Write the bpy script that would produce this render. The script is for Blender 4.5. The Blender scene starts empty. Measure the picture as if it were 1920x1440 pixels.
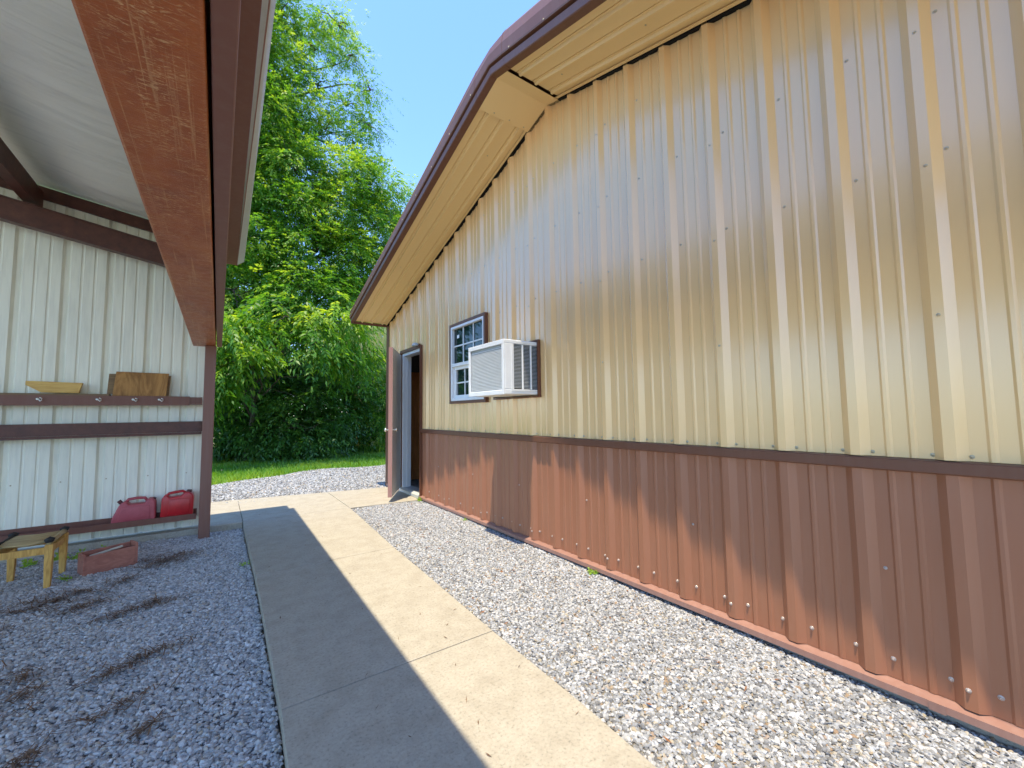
import bpy, bmesh, math, random
import numpy as np
from mathutils import Vector, Matrix
R = math.radians
random.seed(7)
rng = np.random.default_rng(11)
SC = bpy.context.scene
COL = SC.collection

# ------------------------------------------------------------------ camera, sky, sun, exposure
cam_d = bpy.data.cameras.new('camera')
cam = bpy.data.objects.new('camera', cam_d); COL.objects.link(cam)
SC.camera = cam
YAW, PIT, ROL = R(35.374), R(3.969), R(-0.738)
fw = Vector((math.sin(YAW)*math.cos(PIT), math.cos(YAW)*math.cos(PIT), math.sin(PIT)))
rt = Vector((math.cos(YAW), -math.sin(YAW), 0)); up = rt.cross(fw)
r2 = rt*math.cos(ROL)+up*math.sin(ROL); u2 = -rt*math.sin(ROL)+up*math.cos(ROL)
cam.matrix_world = Matrix(((r2.x, u2.x, -fw.x, 0), (r2.y, u2.y, -fw.y, 0), (r2.z, u2.z, -fw.z, 1.22), (0, 0, 0, 1)))
cam_d.sensor_width = 36; cam_d.lens = 775.03/1920*36
cam_d.clip_start = 0.02; cam_d.clip_end = 3000

SUNDIR = Vector((-.205, -.145, 1.0)).normalized()      # towards the sun
elev = math.asin(SUNDIR.z)
W = bpy.data.worlds.new('World'); SC.world = W; W.use_nodes = True
nt = W.node_tree; nt.nodes.clear()
sky = nt.nodes.new('ShaderNodeTexSky'); sky.sky_type = 'NISHITA'; sky.sun_disc = False
sky.sun_elevation = elev; sky.sun_rotation = math.atan2(SUNDIR.x, SUNDIR.y)
sky.air_density = 1.0; sky.dust_density = 0.0; sky.ozone_density = 9.0
bg = nt.nodes.new('ShaderNodeBackground'); bg.inputs[1].default_value = 0.13
wo = nt.nodes.new('ShaderNodeOutputWorld')
nt.links.new(sky.outputs[0], bg.inputs[0]); nt.links.new(bg.outputs[0], wo.inputs[0])
sd = bpy.data.lights.new('sun', 'SUN'); sd.energy = 2.0; sd.angle = R(0.5); sd.color = (1.0, .88, .66)
sun = bpy.data.objects.new('sun', sd); COL.objects.link(sun)
sun.rotation_euler = SUNDIR.to_track_quat('Z', 'Y').to_euler()
SC.view_settings.view_transform = 'Standard'; SC.view_settings.look = 'None'
SC.view_settings.exposure = 1.95; SC.view_settings.gamma = 1.0
SC.view_settings.use_curve_mapping = False

# ------------------------------------------------------------------ helpers
def tag(o, label=None, cat=None, group=None, kind=None):
    if label: o['label'] = label
    if cat: o['category'] = cat
    if group: o['group'] = group
    if kind: o['kind'] = kind
    return o
def empty(name, loc, label, cat, group=None):
    o = bpy.data.objects.new(name, None); o.empty_display_size = .1
    COL.objects.link(o); o.location = loc
    return tag(o, label, cat, group)

class MB:
    """collects faces in world coordinates; build() links them as ONE mesh object"""
    def __init__(s): s.v = []; s.f = []; s.m = []; s.mi = 0
    def face(s, pts):
        n = len(s.v); s.v += [tuple(p) for p in pts]; s.f.append(tuple(range(n, n+len(pts)))); s.m.append(s.mi)
    def prism(s, pts, d):
        """closed polygon pts swept by vector d"""
        n = len(s.v); k = len(pts); d = Vector(d)
        s.v += [tuple(p) for p in pts] + [tuple(Vector(p)+d) for p in pts]
        s.f.append(tuple(range(n+k-1, n-1, -1))); s.f.append(tuple(range(n+k, n+2*k)))
        s.m += [s.mi, s.mi]
        for i in range(k):
            j = (i+1) % k
            s.f.append((n+i, n+j, n+k+j, n+k+i)); s.m.append(s.mi)
    def box(s, a, b):
        x0, y0, z0 = a; x1, y1, z1 = b
        s.prism([(x0, y0, z0), (x1, y0, z0), (x1, y1, z0), (x0, y1, z0)], (0, 0, z1-z0))
    def bar(s, p, q, w, h, upv=(0, 0, 1)):
        p = Vector(p); q = Vector(q); d = q-p; upv = Vector(upv)
        a = d.cross(upv).normalized()*w/2; b = a.cross(d).normalized()*h/2
        s.prism([p-a-b, p+a-b, p+a+b, p-a+b], d)
    def loft(s, rings, closed=True, caps=True):
        n = len(s.v); k = len(rings[0])
        for r in rings: s.v += [tuple(p) for p in r]
        for i in range(len(rings)-1):
            for j in range(k if closed else k-1):
                a = n+i*k+j; b = n+i*k+(j+1) % k
                s.f.append((a, b, b+k, a+k)); s.m.append(s.mi)
        if caps and closed:
            s.f.append(tuple(range(n+k-1, n-1, -1))); s.m.append(s.mi)
            e = n+(len(rings)-1)*k
            s.f.append(tuple(range(e, e+k))); s.m.append(s.mi)
    def tube(s, pts, rad, seg=8, caps=True):
        pts = [Vector(p) for p in pts]
        if not hasattr(rad, '__len__'): rad = [rad]*len(pts)
        rings = []
        for i, p in enumerate(pts):
            d = (pts[min(i+1, len(pts)-1)]-pts[max(i-1, 0)]).normalized()
            a = d.cross(Vector((0, 0, 1)))
            if a.length < .1: a = d.cross(Vector((1, 0, 0)))
            a.normalize(); b = d.cross(a)
            rings.append([p+(a*math.cos(2*math.pi*t/seg)+b*math.sin(2*math.pi*t/seg))*rad[i] for t in range(seg)])
        s.loft(rings, True, caps)
    def dome(s, c, nrm, r, h, seg=8):
        c = Vector(c); nrm = Vector(nrm).normalized()
        a = nrm.cross(Vector((0, 0, 1)))
        if a.length < .1: a = nrm.cross(Vector((1, 0, 0)))
        a.normalize(); b = nrm.cross(a)
        rings = []
        for q, hh in ((1, 0), (.9, .55), (.5, .95), (.1, 1)):
            rings.append([c+nrm*h*hh+(a*math.cos(2*math.pi*t/seg)+b*math.sin(2*math.pi*t/seg))*r*q for t in range(seg)])
        s.loft(rings)
    def build(s, name, mats, parent=None, bevel=0, smooth=False, seg=2, angle=None, noclean=False):
        me = bpy.data.meshes.new(name)
        off = Vector((0, 0, 0))
        if parent:
            o2 = parent
            while o2: off = off+o2.location; o2 = o2.parent
        vs = [(a-off.x, b-off.y, c-off.z) for a, b, c in s.v] if parent else s.v
        if not parent:                       # origin at the base centre
            xs = [v[0] for v in vs]; ys = [v[1] for v in vs]; zs = [v[2] for v in vs]
            off = Vector(((min(xs)+max(xs))/2, (min(ys)+max(ys))/2, min(zs)))
            vs = [(a-off.x, b-off.y, c-off.z) for a, b, c in vs]
        me.from_pydata(vs, [], s.f)
        if not isinstance(mats, (list, tuple)): mats = [mats]
        for m in mats: me.materials.append(m)
        me.polygons.foreach_set('material_index', s.m)
        if not noclean:
            bm = bmesh.new(); bm.from_mesh(me)
            bmesh.ops.recalc_face_normals(bm, faces=bm.faces)
            if bevel:
                ed = [e for e in bm.edges if e.is_manifold and e.calc_face_angle(0) > .6]
                bmesh.ops.bevel(bm, geom=ed, offset=bevel, segments=seg, profile=.5, affect='EDGES', clamp_overlap=True)
            bm.to_mesh(me); bm.free()
        if smooth:
            me.polygons.foreach_set('use_smooth', [True]*len(me.polygons))
        o = bpy.data.objects.new(name, me); COL.objects.link(o)
        if parent: o.parent = parent
        else: o.location = off
        return o

# ------------------------------------------------------------------ materials
def newmat(name, base=(.5, .5, .5), rough=.5, spec=.5, metal=0, coat=0, coatr=.1):
    m = bpy.data.materials.new(name); m.use_nodes = True
    b = m.node_tree.nodes['Principled BSDF']
    b.inputs['Base Color'].default_value = (*base, 1); b.inputs['Roughness'].default_value = rough
    b.inputs['Specular IOR Level'].default_value = spec; b.inputs['Metallic'].default_value = metal
    b.inputs['Coat Weight'].default_value = coat; b.inputs['Coat Roughness'].default_value = coatr
    return m, m.node_tree, b
def coords(nt, scale=(1, 1, 1), rot=(0, 0, 0)):
    tc = nt.nodes.new('ShaderNodeNewGeometry'); mp = nt.nodes.new('ShaderNodeMapping')
    mp.inputs['Scale'].default_value = scale; mp.inputs['Rotation'].default_value = rot
    nt.links.new(tc.outputs['Position'], mp.inputs['Vector']); return mp.outputs[0]
def noise(nt, vec, scale, detail=4, rough=.6, dist=0):
    n = nt.nodes.new('ShaderNodeTexNoise'); n.inputs['Scale'].default_value = scale
    n.inputs['Detail'].default_value = detail; n.inputs['Roughness'].default_value = rough
    n.inputs['Distortion'].default_value = dist
    nt.links.new(vec, n.inputs['Vector']); return n.outputs['Fac']
def ramp(nt, fac, stops, interp='LINEAR'):
    r = nt.nodes.new('ShaderNodeValToRGB'); r.color_ramp.interpolation = interp
    els = r.color_ramp.elements
    while len(els) < len(stops): els.new(.5)
    for e, (p, c) in zip(els, stops):
        e.position = p; e.color = (*c, 1) if len(c) == 3 else c
    nt.links.new(fac, r.inputs[0]); return r.outputs[0]
def mix(nt, fac, a, b, mode='MIX'):
    n = nt.nodes.new('ShaderNodeMix'); n.data_type = 'RGBA'; n.blend_type = mode
    for sock, v in ((n.inputs[0], fac), (n.inputs[6], a), (n.inputs[7], b)):
        if hasattr(v, 'is_output'): nt.links.new(v, sock)
        elif isinstance(v, (int, float)): sock.default_value = v
        else: sock.default_value = (*v, 1)
    return n.outputs[2]
def bump(nt, b, h, strength, dist=.01):
    n = nt.nodes.new('ShaderNodeBump'); n.inputs['Strength'].default_value = strength
    n.inputs['Distance'].default_value = dist
    nt.links.new(h, n.inputs['Height']); nt.links.new(n.outputs[0], b.inputs['Normal'])
def g(v): return (v, v, v)

def painted_metal(name, col, rough=.3, spec=.5, dirt=.12, coat=0.0, wavy=.25, dust=(.55, .5, .42)):
    m, nt, b = newmat(name, col, rough, spec, 0, coat, .18)
    v = coords(nt)
    big = noise(nt, v, 1.3, 5)
    streak = noise(nt, coords(nt, (9, 9, .7)), 3, 5)
    c = mix(nt, ramp(nt, streak, [(.45, g(0)), (.8, g(dirt))]), col, dust)
    c = mix(nt, ramp(nt, big, [(.35, g(.0)), (.75, g(.08))]), c, tuple(x*.86 for x in col))
    nt.links.new(c, b.inputs['Base Color'])
    r = nt.nodes.new('ShaderNodeMapRange'); r.inputs[3].default_value = rough*.9; r.inputs[4].default_value = rough*1.15
    nt.links.new(noise(nt, v, 5, 4), r.inputs[0]); nt.links.new(r.outputs[0], b.inputs['Roughness'])
    if wavy: bump(nt, b, noise(nt, coords(nt, (1, 2.2, 1.0)), 2.2, 2, .4), wavy, .02)
    return m
M = {}
M['tan'] = painted_metal('tan_painted_steel', (.88, .56, .245), .25, .6, .02, .9, .02)
M['tansoffit'] = painted_metal('tan_soffit_steel', (.88, .62, .28), .42, .4, .03, 0, 0)
M['brown'] = painted_metal('brown_painted_steel', (.33, .135, .070), .36, .45, .10, .1, .05, (.35, .26, .2))
M['trim'] = painted_metal('brown_trim_steel', (.15, .058, .030), .42, .4, .08, 0, .05, (.3, .24, .2))
M['rail'] = painted_metal('rail_brown', (.17, .062, .040), .45, .4, .12, 0, .05, (.3, .24, .2))
M['post'] = painted_metal('post_brown', (.20, .088, .062), .45, .4, .15, 0, .05, (.3, .24, .2))
M['trimlight'] = painted_metal('pale_brown_trim', (.28, .15, .115), .42, .4, .2, 0, .05, (.45, .33, .28))  # paler brown than the main trim
M['white_metal'] = painted_metal('white_steel', (.84, .81, .68), .4, .4, .3, 0, .15, (.30, .29, .26))
M['galv'] = painted_metal('galvalume', (.52, .54, .52), .35, .6, .3, 0, .05, (.4, .4, .3))
M['shiny'], _, _ = newmat('screw_zinc', (.55, .52, .47), .3, .5, .8)
M['tanscrew'], _, _ = newmat('screw_painted_tan', (.52, .42, .27), .4, .5, .2)
M['wscrew'], _, _ = newmat('screw_pale', (.45, .38, .34), .35, .5, .4)
M['black'], _, _ = newmat('dark_void', (.01, .009, .008), .8, .2)
M['blackstuff'], _, _ = newmat('black_wrap', (.025, .022, .02), .7, .3)
M['whitepl'], nt, b = newmat('white_vinyl', (.78, .79, .80), .35, .5)
nt.links.new(ramp(nt, noise(nt, coords(nt), 9, 5), [(.3, (.80, .80, .79)), (.75, (.88, .87, .85))]), b.inputs['Base Color'])
M['grille'], _, _ = newmat('coil_fins', (.85, .87, .86), .4, .5, .3)
M['louver'], _, _ = newmat('louver_grey', (.45, .47, .47), .4, .5)
M['hook'], _, _ = newmat('white_hook', (.8, .8, .76), .3, .5)
M['knob'], _, _ = newmat('polished_knob', (.8, .76, .66), .12, .5, 1)
M['doorgrey'], nt, b = newmat('primed_door', (.70, .67, .62), .45, .4)
nt.links.new(ramp(nt, noise(nt, coords(nt), 6, 6), [(.3, (.66, .64, .59)), (.8, (.74, .71, .66))]), b.inputs['Base Color'])
M['dooredge'], _, _ = newmat('faded_red_paint', (.40, .21, .17), .5, .4)
M['jamb'], _, _ = newmat('white_jamb', (.80, .81, .82), .4, .5)

# glass
m = bpy.data.materials.new('window_glass'); m.use_nodes = True; nt = m.node_tree
b = nt.nodes['Principled BSDF']; b.inputs['Base Color'].default_value = (.01, .03, .025, 1)
b.inputs['Roughness'].default_value = .03; b.inputs['Specular IOR Level'].default_value = .5
b.inputs['Alpha'].default_value = .9
M['glass'] = m

# weathered red primer header beam
m, nt, b = newmat('rusty_primer', (.2, .06, .025), .32, .5)
v = coords(nt)
base = ramp(nt, noise(nt, v, 3.5, 8, .7), [(.25, (.26, .062, .018)), (.5, (.40, .105, .026)), (.78, (.52, .175, .045))])
sc = noise(nt, coords(nt, (16, 60, 10), (0, 0, .5)), 1.6, 5, .7, 1.6)
area = noise(nt, coords(nt, (1.2, .5, 1)), 4.5, 5, .6)
area2 = ramp(nt, area, [(.40, g(.12)), (.56, g(1))])
scr = ramp(nt, sc, [(.52, g(0)), (.62, g(.95))])
line = ramp(nt, noise(nt, coords(nt, (50, .8, 1)), 1.5, 4, .65, .6), [(.56, g(0)), (.66, g(.6))])
fine = ramp(nt, noise(nt, v, 150, 3), [(.35, g(.35)), (.62, g(1))])
fac = mix(nt, 1.0, scr, area2, 'MULTIPLY'); fac = mix(nt, 1.0, fac, line, 'LIGHTEN'); fac = mix(nt, 1.0, fac, fine, 'MULTIPLY')
nt.links.new(mix(nt, fac, base, (.72, .46, .22)), b.inputs['Base Color'])
nt.links.new(ramp(nt, noise(nt, v, 20, 5), [(.3, g(.28)), (.7, g(.5))]), b.inputs['Roughness'])
bump(nt, b, sc, .5, .006)
M['rust'] = m
# dark primer purlins
m, nt, b = newmat('dark_red_primer', (.06, .02, .014), .45, .4)
nt.links.new(ramp(nt, noise(nt, coords(nt), 14, 8, .7), [(.25, (.05, .018, .013)), (.6, (.11, .036, .024)), (.85, (.2, .07, .035))]), b.inputs['Base Color'])
bump(nt, b, noise(nt, coords(nt), 90, 3), .3, .003)
M['primer'] = m
# vinyl faced insulation
m, nt, b = newmat('insulation_facing', (.6, .61, .56), .45, .4)
wr = noise(nt, coords(nt, (.25, 3.2, 1), (0, 0, -.10)), 3.0, 7, .62, .5)
nt.links.new(mix(nt, ramp(nt, noise(nt, coords(nt, (.35, 4, 1), (0, 0, -.1)), 4, 6), [(.52, g(0)), (.72, g(.35))]), (.90, .88, .78), (.64, .63, .57)), b.inputs['Base Color'])
bump(nt, b, wr, .55, .03)
M['insul'] = m
# concrete
def concrete(name, a, c2, dark):
    m, nt, b = newmat(name, a, .8, .3)
    v = coords(nt)
    c = ramp(nt, noise(nt, v, 7, 9, .75, .2), [(.36, c2), (.58, a)])
    sp = ramp(nt, noise(nt, v, 75, 3, .7), [(.28, g(.62)), (.44, g(.97)), (.7, g(1.10))])
    c = mix(nt, 1.0, c, sp, 'MULTIPLY')
    st = ramp(nt, noise(nt, coords(nt, (1, 1.0, 1)), 9, 6, .7, 1), [(.58, g(0)), (.75, g(.35))])
    c = mix(nt, st, c, dark)
    nt.links.new(c, b.inputs['Base Color'])
    bump(nt, b, noise(nt, v, 120, 4, .7), .35, .003)
    return m
M['conc'] = concrete('walkway_concrete', (.385, .35, .285), (.325, .29, .23), (.26, .22, .17))
M['found'] = concrete('foundation_concrete', (.30, .28, .24), (.22, .21, .18), (.15, .14, .12))

def wood(name, c1, c2, sc=(3, 40, 40), rough=.6):
    m, nt, b = newmat(name, c1, rough, .35)
    tc = nt.nodes.new('ShaderNodeTexCoord'); mp = nt.nodes.new('ShaderNodeMapping'); mp.inputs['Scale'].default_value = sc
    nt.links.new(tc.outputs['Object'], mp.inputs['Vector'])
    n1 = noise(nt, mp.outputs[0], 1.2, 6, .6, 1.5)
    nt.links.new(ramp(nt, n1, [(.35, c2), (.6, c1)]), b.inputs['Base Color'])
    bump(nt, b, n1, .3, .004)
    return m
M['pine'] = wood('pine_board', (.70, .46, .14), (.56, .30, .08))
M['ply'] = wood('plywood_face', (.44, .22, .065), (.20, .085, .022), (9, 5, 2.2))
M['oldwood'] = wood('old_board', (.24, .15, .07), (.15, .09, .045))
M['stoolwood'] = wood('stool_wood', (.66, .38, .10), (.46, .23, .05), (30, 30, 4))
M['rope'] = wood('seat_cane', (.50, .37, .18), (.36, .25, .11), (3, 40, 40))
M['cratewood'] = wood('red_stained_wood', (.42, .17, .12), (.32, .12, .085), (4, 20, 20))
M['palewood'] = wood('pale_stick', (.55, .52, .45), (.42, .38, .32))
M['panelwood'] = wood('orange_door_wood', (.6, .22, .06), (.45, .15, .04), (12, 12, 2))
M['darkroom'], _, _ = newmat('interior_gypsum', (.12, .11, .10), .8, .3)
def plastic(name, c1, c2, rough):
    m, nt, b = newmat(name, c1, rough, .5)
    nt.links.new(ramp(nt, noise(nt, coords(nt), 11, 6, .65), [(.3, c2), (.65, c1)]), b.inputs['Base Color'])
    return m
M['redpl'] = plastic('red_plastic', (.52, .008, .015), (.40, .006, .01), .32)
M['pinkpl'] = plastic('sun_faded_red_plastic', (.46, .085, .10), (.36, .05, .065), .5)
M['darkred'] = plastic('dark_red_cap', (.10, .02, .02), (.06, .01, .01), .5)

# stones: colour varies per instance
def stones(name, cols):
    m, nt, b = newmat(name, (.4, .4, .4), .75, .35)
    oi = nt.nodes.new('ShaderNodeObjectInfo')
    c = ramp(nt, oi.outputs['Random'], cols)
    tc = nt.nodes.new('ShaderNodeTexCoord')
    f = ramp(nt, noise(nt, tc.outputs['Object'], 2.5, 5, .7), [(.3, g(.75)), (.7, g(1.1))])
    nt.links.new(mix(nt, 1.0, c, f, 'MULTIPLY'), b.inputs['Base Color'])
    return m
M['stoneL'] = stones('blue_grey_gravel', [(0, (.26, .25, .24)), (.35, (.38, .37, .36)), (.7, (.50, .49, .48)), (.86, (.60, .59, .58)), (.95, (.44, .37, .28)), (1, (.70, .69, .68))])
M['stoneR'] = stones('limestone_gravel', [(0, (.13, .13, .135)), (.25, (.25, .255, .265)), (.6, (.37, .38, .395)), (.86, (.52, .525, .54)), (.93, (.38, .33, .24)), (.965, (.28, .19, .12)), (1, (.64, .64, .65))])
def bed(name, c1, c2):
    m, nt, b = newmat(name, c1, .9, .2)
    v = coords(nt)
    n = nt.nodes.new('ShaderNodeTexVoronoi'); n.inputs['Scale'].default_value = 55; nt.links.new(v, n.inputs['Vector'])
    nt.links.new(ramp(nt, n.outputs['Color'], [(.1, c2), (.8, c1)]), b.inputs['Base Color'])
    bump(nt, b, n.outputs['Distance'], 1, .02)
    return m
M['bedL'] = bed('grey_gravel_fines', (.20, .20, .21), (.10, .095, .09))
M['bedR'] = bed('pale_gravel_fines', (.33, .31, .27), (.17, .15, .12))
M['yard'] = bed('pale_bounce_gravel', (.72, .69, .62), (.55, .52, .46))  # kept very pale so the unseen ground bounces more sunlight
m, nt, b = newmat('soil_and_turf', (.06, .07, .02), .95, .2)
nt.links.new(ramp(nt, noise(nt, coords(nt), 1.5, 10, .7), [(.3, (.05, .10, .015)), (.6, (.08, .17, .025)), (.8, (.12, .14, .045))]), b.inputs['Base Color'])
M['soil'] = m

# foliage
def leafmat(name, c1, c2, c3, trans=.45, rough=.45):
    m = bpy.data.materials.new(name); m.use_nodes = True; nt = m.node_tree
    b = nt.nodes['Principled BSDF']; out = nt.nodes['Material Output']
    at = nt.nodes.new('ShaderNodeAttribute'); at.attribute_name = 'tone'
    c = ramp(nt, at.outputs['Fac'], [(0, c1), (.5, c2), (1, c3)])
    nt.links.new(c, b.inputs['Base Color']); b.inputs['Roughness'].default_value = rough
    b.inputs['Specular IOR Level'].default_value = .5
    tr = nt.nodes.new('ShaderNodeBsdfTranslucent')
    tcol = mix(nt, 1.0, c, (1.9, 1.6, .5), 'MULTIPLY')
    nt.links.new(tcol, tr.inputs[0])
    ms = nt.nodes.new('ShaderNodeMixShader'); ms.inputs[0].default_value = trans
    nt.links.new(b.outputs[0], ms.inputs[1]); nt.links.new(tr.outputs[0], ms.inputs[2])
    nt.links.new(ms.outputs[0], out.inputs[0])
    return m
M['leaf'] = leafmat('tree_leaves', (.045, .15, .02), (.11, .28, .03), (.34, .48, .06), .55)
M['leafb'] = leafmat('shade_dark_leaves', (.035, .11, .02), (.06, .17, .025), (.14, .27, .05), .35, .35)  # greens darkened: the thicket's deep shade is put into the leaf colour
M['leafp'] = leafmat('pale_leaves', (.34, .42, .16), (.55, .60, .36), (.80, .80, .62), .35)
M['grassm'] = leafmat('grass_blades', (.07, .20, .02), (.15, .34, .035), (.30, .46, .07), .4)
M['needle'], nt, b = newmat('dead_needles', (.09, .055, .035), .8, .2)
nt.links.new(ramp(nt, noise(nt, coords(nt), 60, 2), [(.35, (.10, .06, .04)), (.6, (.20, .12, .075)), (.8, (.32, .22, .14))]), b.inputs['Base Color'])
M['dryleaf'], _, _ = newmat('dry_leaf', (.22, .10, .045), .8, .2)
M['bark'], nt, b = newmat('bark', (.12, .09, .065), .9, .2)
nt.links.new(ramp(nt, noise(nt, coords(nt, (12, 12, 3)), 2, 6), [(.3, (.06, .045, .035)), (.7, (.2, .16, .12))]), b.inputs['Base Color'])
bump(nt, b, noise(nt, coords(nt, (14, 14, 3)), 2, 6), .8, .03)
M['palebark'], _, _ = newmat('pale_twig', (.42, .38, .30), .8, .2)

# ================================================================== GROUND
def sheet(name, pts, z, mat):
    m = MB(); m.face([(x, y, z) for x, y in pts]); o = m.build(name, mat); tag(o, kind='structure'); return o
gm = MB(); gm.face([(-1500, -1500, -.13), (1500, -1500, -.13), (1500, 1500, -.13), (-1500, 1500, -.13)])
tag(gm.build('ground', M['soil']), kind='structure')

yd = MB(); yd.face([(-14, -16, -.115), (9, -16, -.115), (9, 6.9, -.115), (-14, 6.9, -.115)])
tag(yd.build('bounce_sheet', M['yard']), kind='structure')  # unseen pale sheet, added to bounce sun under the carport roof and onto walls
EL = [(-2.5, .16), (.95, .225), (1.70, .234), (2.04, .250), (3.81, .272), (5.78, .270)]
ER = [(-2.5, 1.13), (.95, 1.262), (1.34, 1.281), (2.04, 1.293), (2.9, 1.325), (3.87, 1.355), (5.78, 1.451)]
def ev(E, y): return float(np.interp(y, [a for a, _ in E], [b for _, b in E]))
def gravel_sheet(name, x0, x1, y0, y1, zf, mat, edge=None, n=60, rightof=None):
    m = MB(); ys = np.linspace(y0, y1, n+1)
    for i in range(n):
        ya, yb = ys[i], ys[i+1]
        xa = [x0(ya), x1(ya)]; xb = [x0(yb), x1(yb)]
        k = 24
        for j in range(k):
            t0, t1 = j/k, (j+1)/k
            P = [(xa[0]+(xa[1]-xa[0])*t0, ya), (xa[0]+(xa[1]-xa[0])*t1, ya), (xb[0]+(xb[1]-xb[0])*t1, yb), (xb[0]+(xb[1]-xb[0])*t0, yb)]
            m.face([(x, y, zf(x, y)) for x, y in P])
    return m
def zL(x, y): return -.075+.010*math.sin(x*2.3+y*1.1)*math.sin(y*1.7-x)
def zR(x, y):
    return -.035+.007*math.sin(x*3.3+y*1.6)*math.sin(y*1.9-x)+.02*min(1, max(0, (y-.2)/2.2))
def zF(x, y): return -.03+.01*math.sin(x*1.3+y)

def gedge(x): return 9.35+1.05*min(1, max(0, (x+.1)/1.6))-.55*min(1, max(0, (x-2.2)/2.2))+.08*math.sin(x*4)
def gn_stones(obj, mat, density, size, seed, dmin=.6, dmax=1.35):
    """scatter irregular stones over the sheet; the ring of stones and the bed are one 'stuff' object"""
    ng = bpy.data.node_groups.new('scatter_'+obj.name, 'GeometryNodeTree')
    ng.interface.new_socket('Geometry', in_out='INPUT', socket_type='NodeSocketGeometry')
    ng.interface.new_socket('Geometry', in_out='OUTPUT', socket_type='NodeSocketGeometry')
    N = ng.nodes; L = ng.links
    gi = N.new('NodeGroupInput'); go = N.new('NodeGroupOutput')
    dp = N.new('GeometryNodeDistributePointsOnFaces'); dp.distribute_method = 'RANDOM'
    dp.inputs['Density'].default_value = density; dp.inputs['Seed'].default_value = seed
    L.new(gi.outputs[0], dp.inputs[0])
    jg = N.new('GeometryNodeGeometryToInstance')
    for k in range(6):
        ico = N.new('GeometryNodeMeshIcoSphere'); ico.inputs['Radius'].default_value = size*.5; ico.inputs['Subdivisions'].default_value = 2
        sp = N.new('GeometryNodeSetPosition'); L.new(ico.outputs[0], sp.inputs[0])
        nz = N.new('ShaderNodeTexNoise'); nz.inputs['Scale'].default_value = 1.1/size; nz.inputs['Detail'].default_value = 1
        pos = N.new('GeometryNodeInputPosition'); ad = N.new('ShaderNodeVectorMath'); ad.operation = 'ADD'; ad.inputs[1].default_value = (k*3.1, k*1.7, k*5.3)
        L.new(pos.outputs[0], ad.inputs[0]); L.new(ad.outputs[0], nz.inputs['Vector'])
        sb = N.new('ShaderNodeVectorMath'); sb.operation = 'SUBTRACT'; sb.inputs[1].default_value = (.5, .5, .5); L.new(nz.outputs['Color'], sb.inputs[0])
        ml = N.new('ShaderNodeVectorMath'); ml.operation = 'SCALE'; ml.inputs['Scale'].default_value = size*.85; L.new(sb.outputs[0], ml.inputs[0])
        L.new(ml.outputs[0], sp.inputs['Offset'])
        tf = N.new('GeometryNodeTransform'); tf.inputs['Scale'].default_value = (1.2, .85+.05*k, .55+.06*(k % 3)); L.new(sp.outputs[0], tf.inputs[0])
        sm = N.new('GeometryNodeSetMaterial'); sm.inputs['Material'].default_value = mat; L.new(tf.outputs[0], sm.inputs[0])
        L.new(sm.outputs[0], jg.inputs[0])
    iop = N.new('GeometryNodeInstanceOnPoints'); iop.inputs['Pick Instance'].default_value = True
    L.new(dp.outputs['Points'], iop.inputs['Points']); L.new(jg.outputs[0], iop.inputs['Instance'])
    rv = N.new('FunctionNodeRandomValue'); rv.data_type = 'FLOAT_VECTOR'
    rv.inputs[0].default_value = (-.7, -.7, 0); rv.inputs[1].default_value = (.7, .7, 6.283); rv.inputs['Seed'].default_value = seed+1
    L.new(rv.outputs[0], iop.inputs['Rotation'])
    rs = N.new('FunctionNodeRandomValue'); rs.data_type = 'FLOAT'; rs.inputs[2].default_value = dmin; rs.inputs[3].default_value = dmax; rs.inputs['Seed'].default_value = seed+2
    L.new(rs.outputs[1], iop.inputs['Scale'])
    rz = N.new('FunctionNodeRandomValue'); rz.data_type = 'FLOAT_VECTOR'
    rz.inputs[0].default_value = (0, 0, -size*.15); rz.inputs[1].default_value = (0, 0, size*.45); rz.inputs['Seed'].default_value = seed+3
    sp2 = N.new('GeometryNodeSetPosition'); L.new(dp.outputs['Points'], sp2.inputs[0]); L.new(rz.outputs[0], sp2.inputs['Offset'])
    L.new(sp2.outputs[0], iop.inputs['Points'])
    jn = N.new('GeometryNodeJoinGeometry'); L.new(iop.outputs[0], jn.inputs[0]); L.new(gi.outputs[0], jn.inputs[0])
    L.new(jn.outputs[0], go.inputs[0])
    md = obj.modifiers.new('scatter', 'NODES'); md.node_group = ng

gl = gravel_sheet('gravel', lambda y: -4.2, lambda y: min(ev(EL, y), .27)-.008, -.6, 5.775, zL, None).build('gravel', M['bedL'])
tag(gl, 'shaded blue-grey crushed gravel under the open carport', 'gravel', kind='stuff'); gn_stones(gl, M['stoneL'], 10500, .0145, 3, .45, 1.6)
gr = gravel_sheet('gravel', lambda y: ev(ER, y)+.008, lambda y: 2.425, -.3, 5.70, zR, None).build('gravel', M['bedR'])
tag(gr, 'sunlit pale limestone gravel strip between walkway and building wall', 'gravel', kind='stuff'); gn_stones(gr, M['stoneR'], 13000, .0135, 9, .5, 1.5)
m = MB(); xs_ = np.linspace(-3.5, 4.6, 82)
for xa, xb in zip(xs_, xs_[1:]):
    lo = 7.25 if xa > 2.3 else 6.95
    for q in range(24):
        t0, t1 = q/24, (q+1)/24; ea, eb = gedge(xa)+.1, gedge(xb)+.1
        P = [(xa, lo+(ea-lo)*t0), (xb, lo+(eb-lo)*t0), (xb, lo+(eb-lo)*t1), (xa, lo+(ea-lo)*t1)]
        m.face([(x, y, zF(x, y)-.06*max(0, (t0+t1)/2-.93)/.07) for x, y in P])
gfar = m.build('gravel', M['bedR'])
tag(gfar, 'pale gravel yard beyond the cross slab in dappled tree shade', 'gravel', kind='stuff'); gn_stones(gfar, M['stoneR'], 2200, .026, 21)

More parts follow.
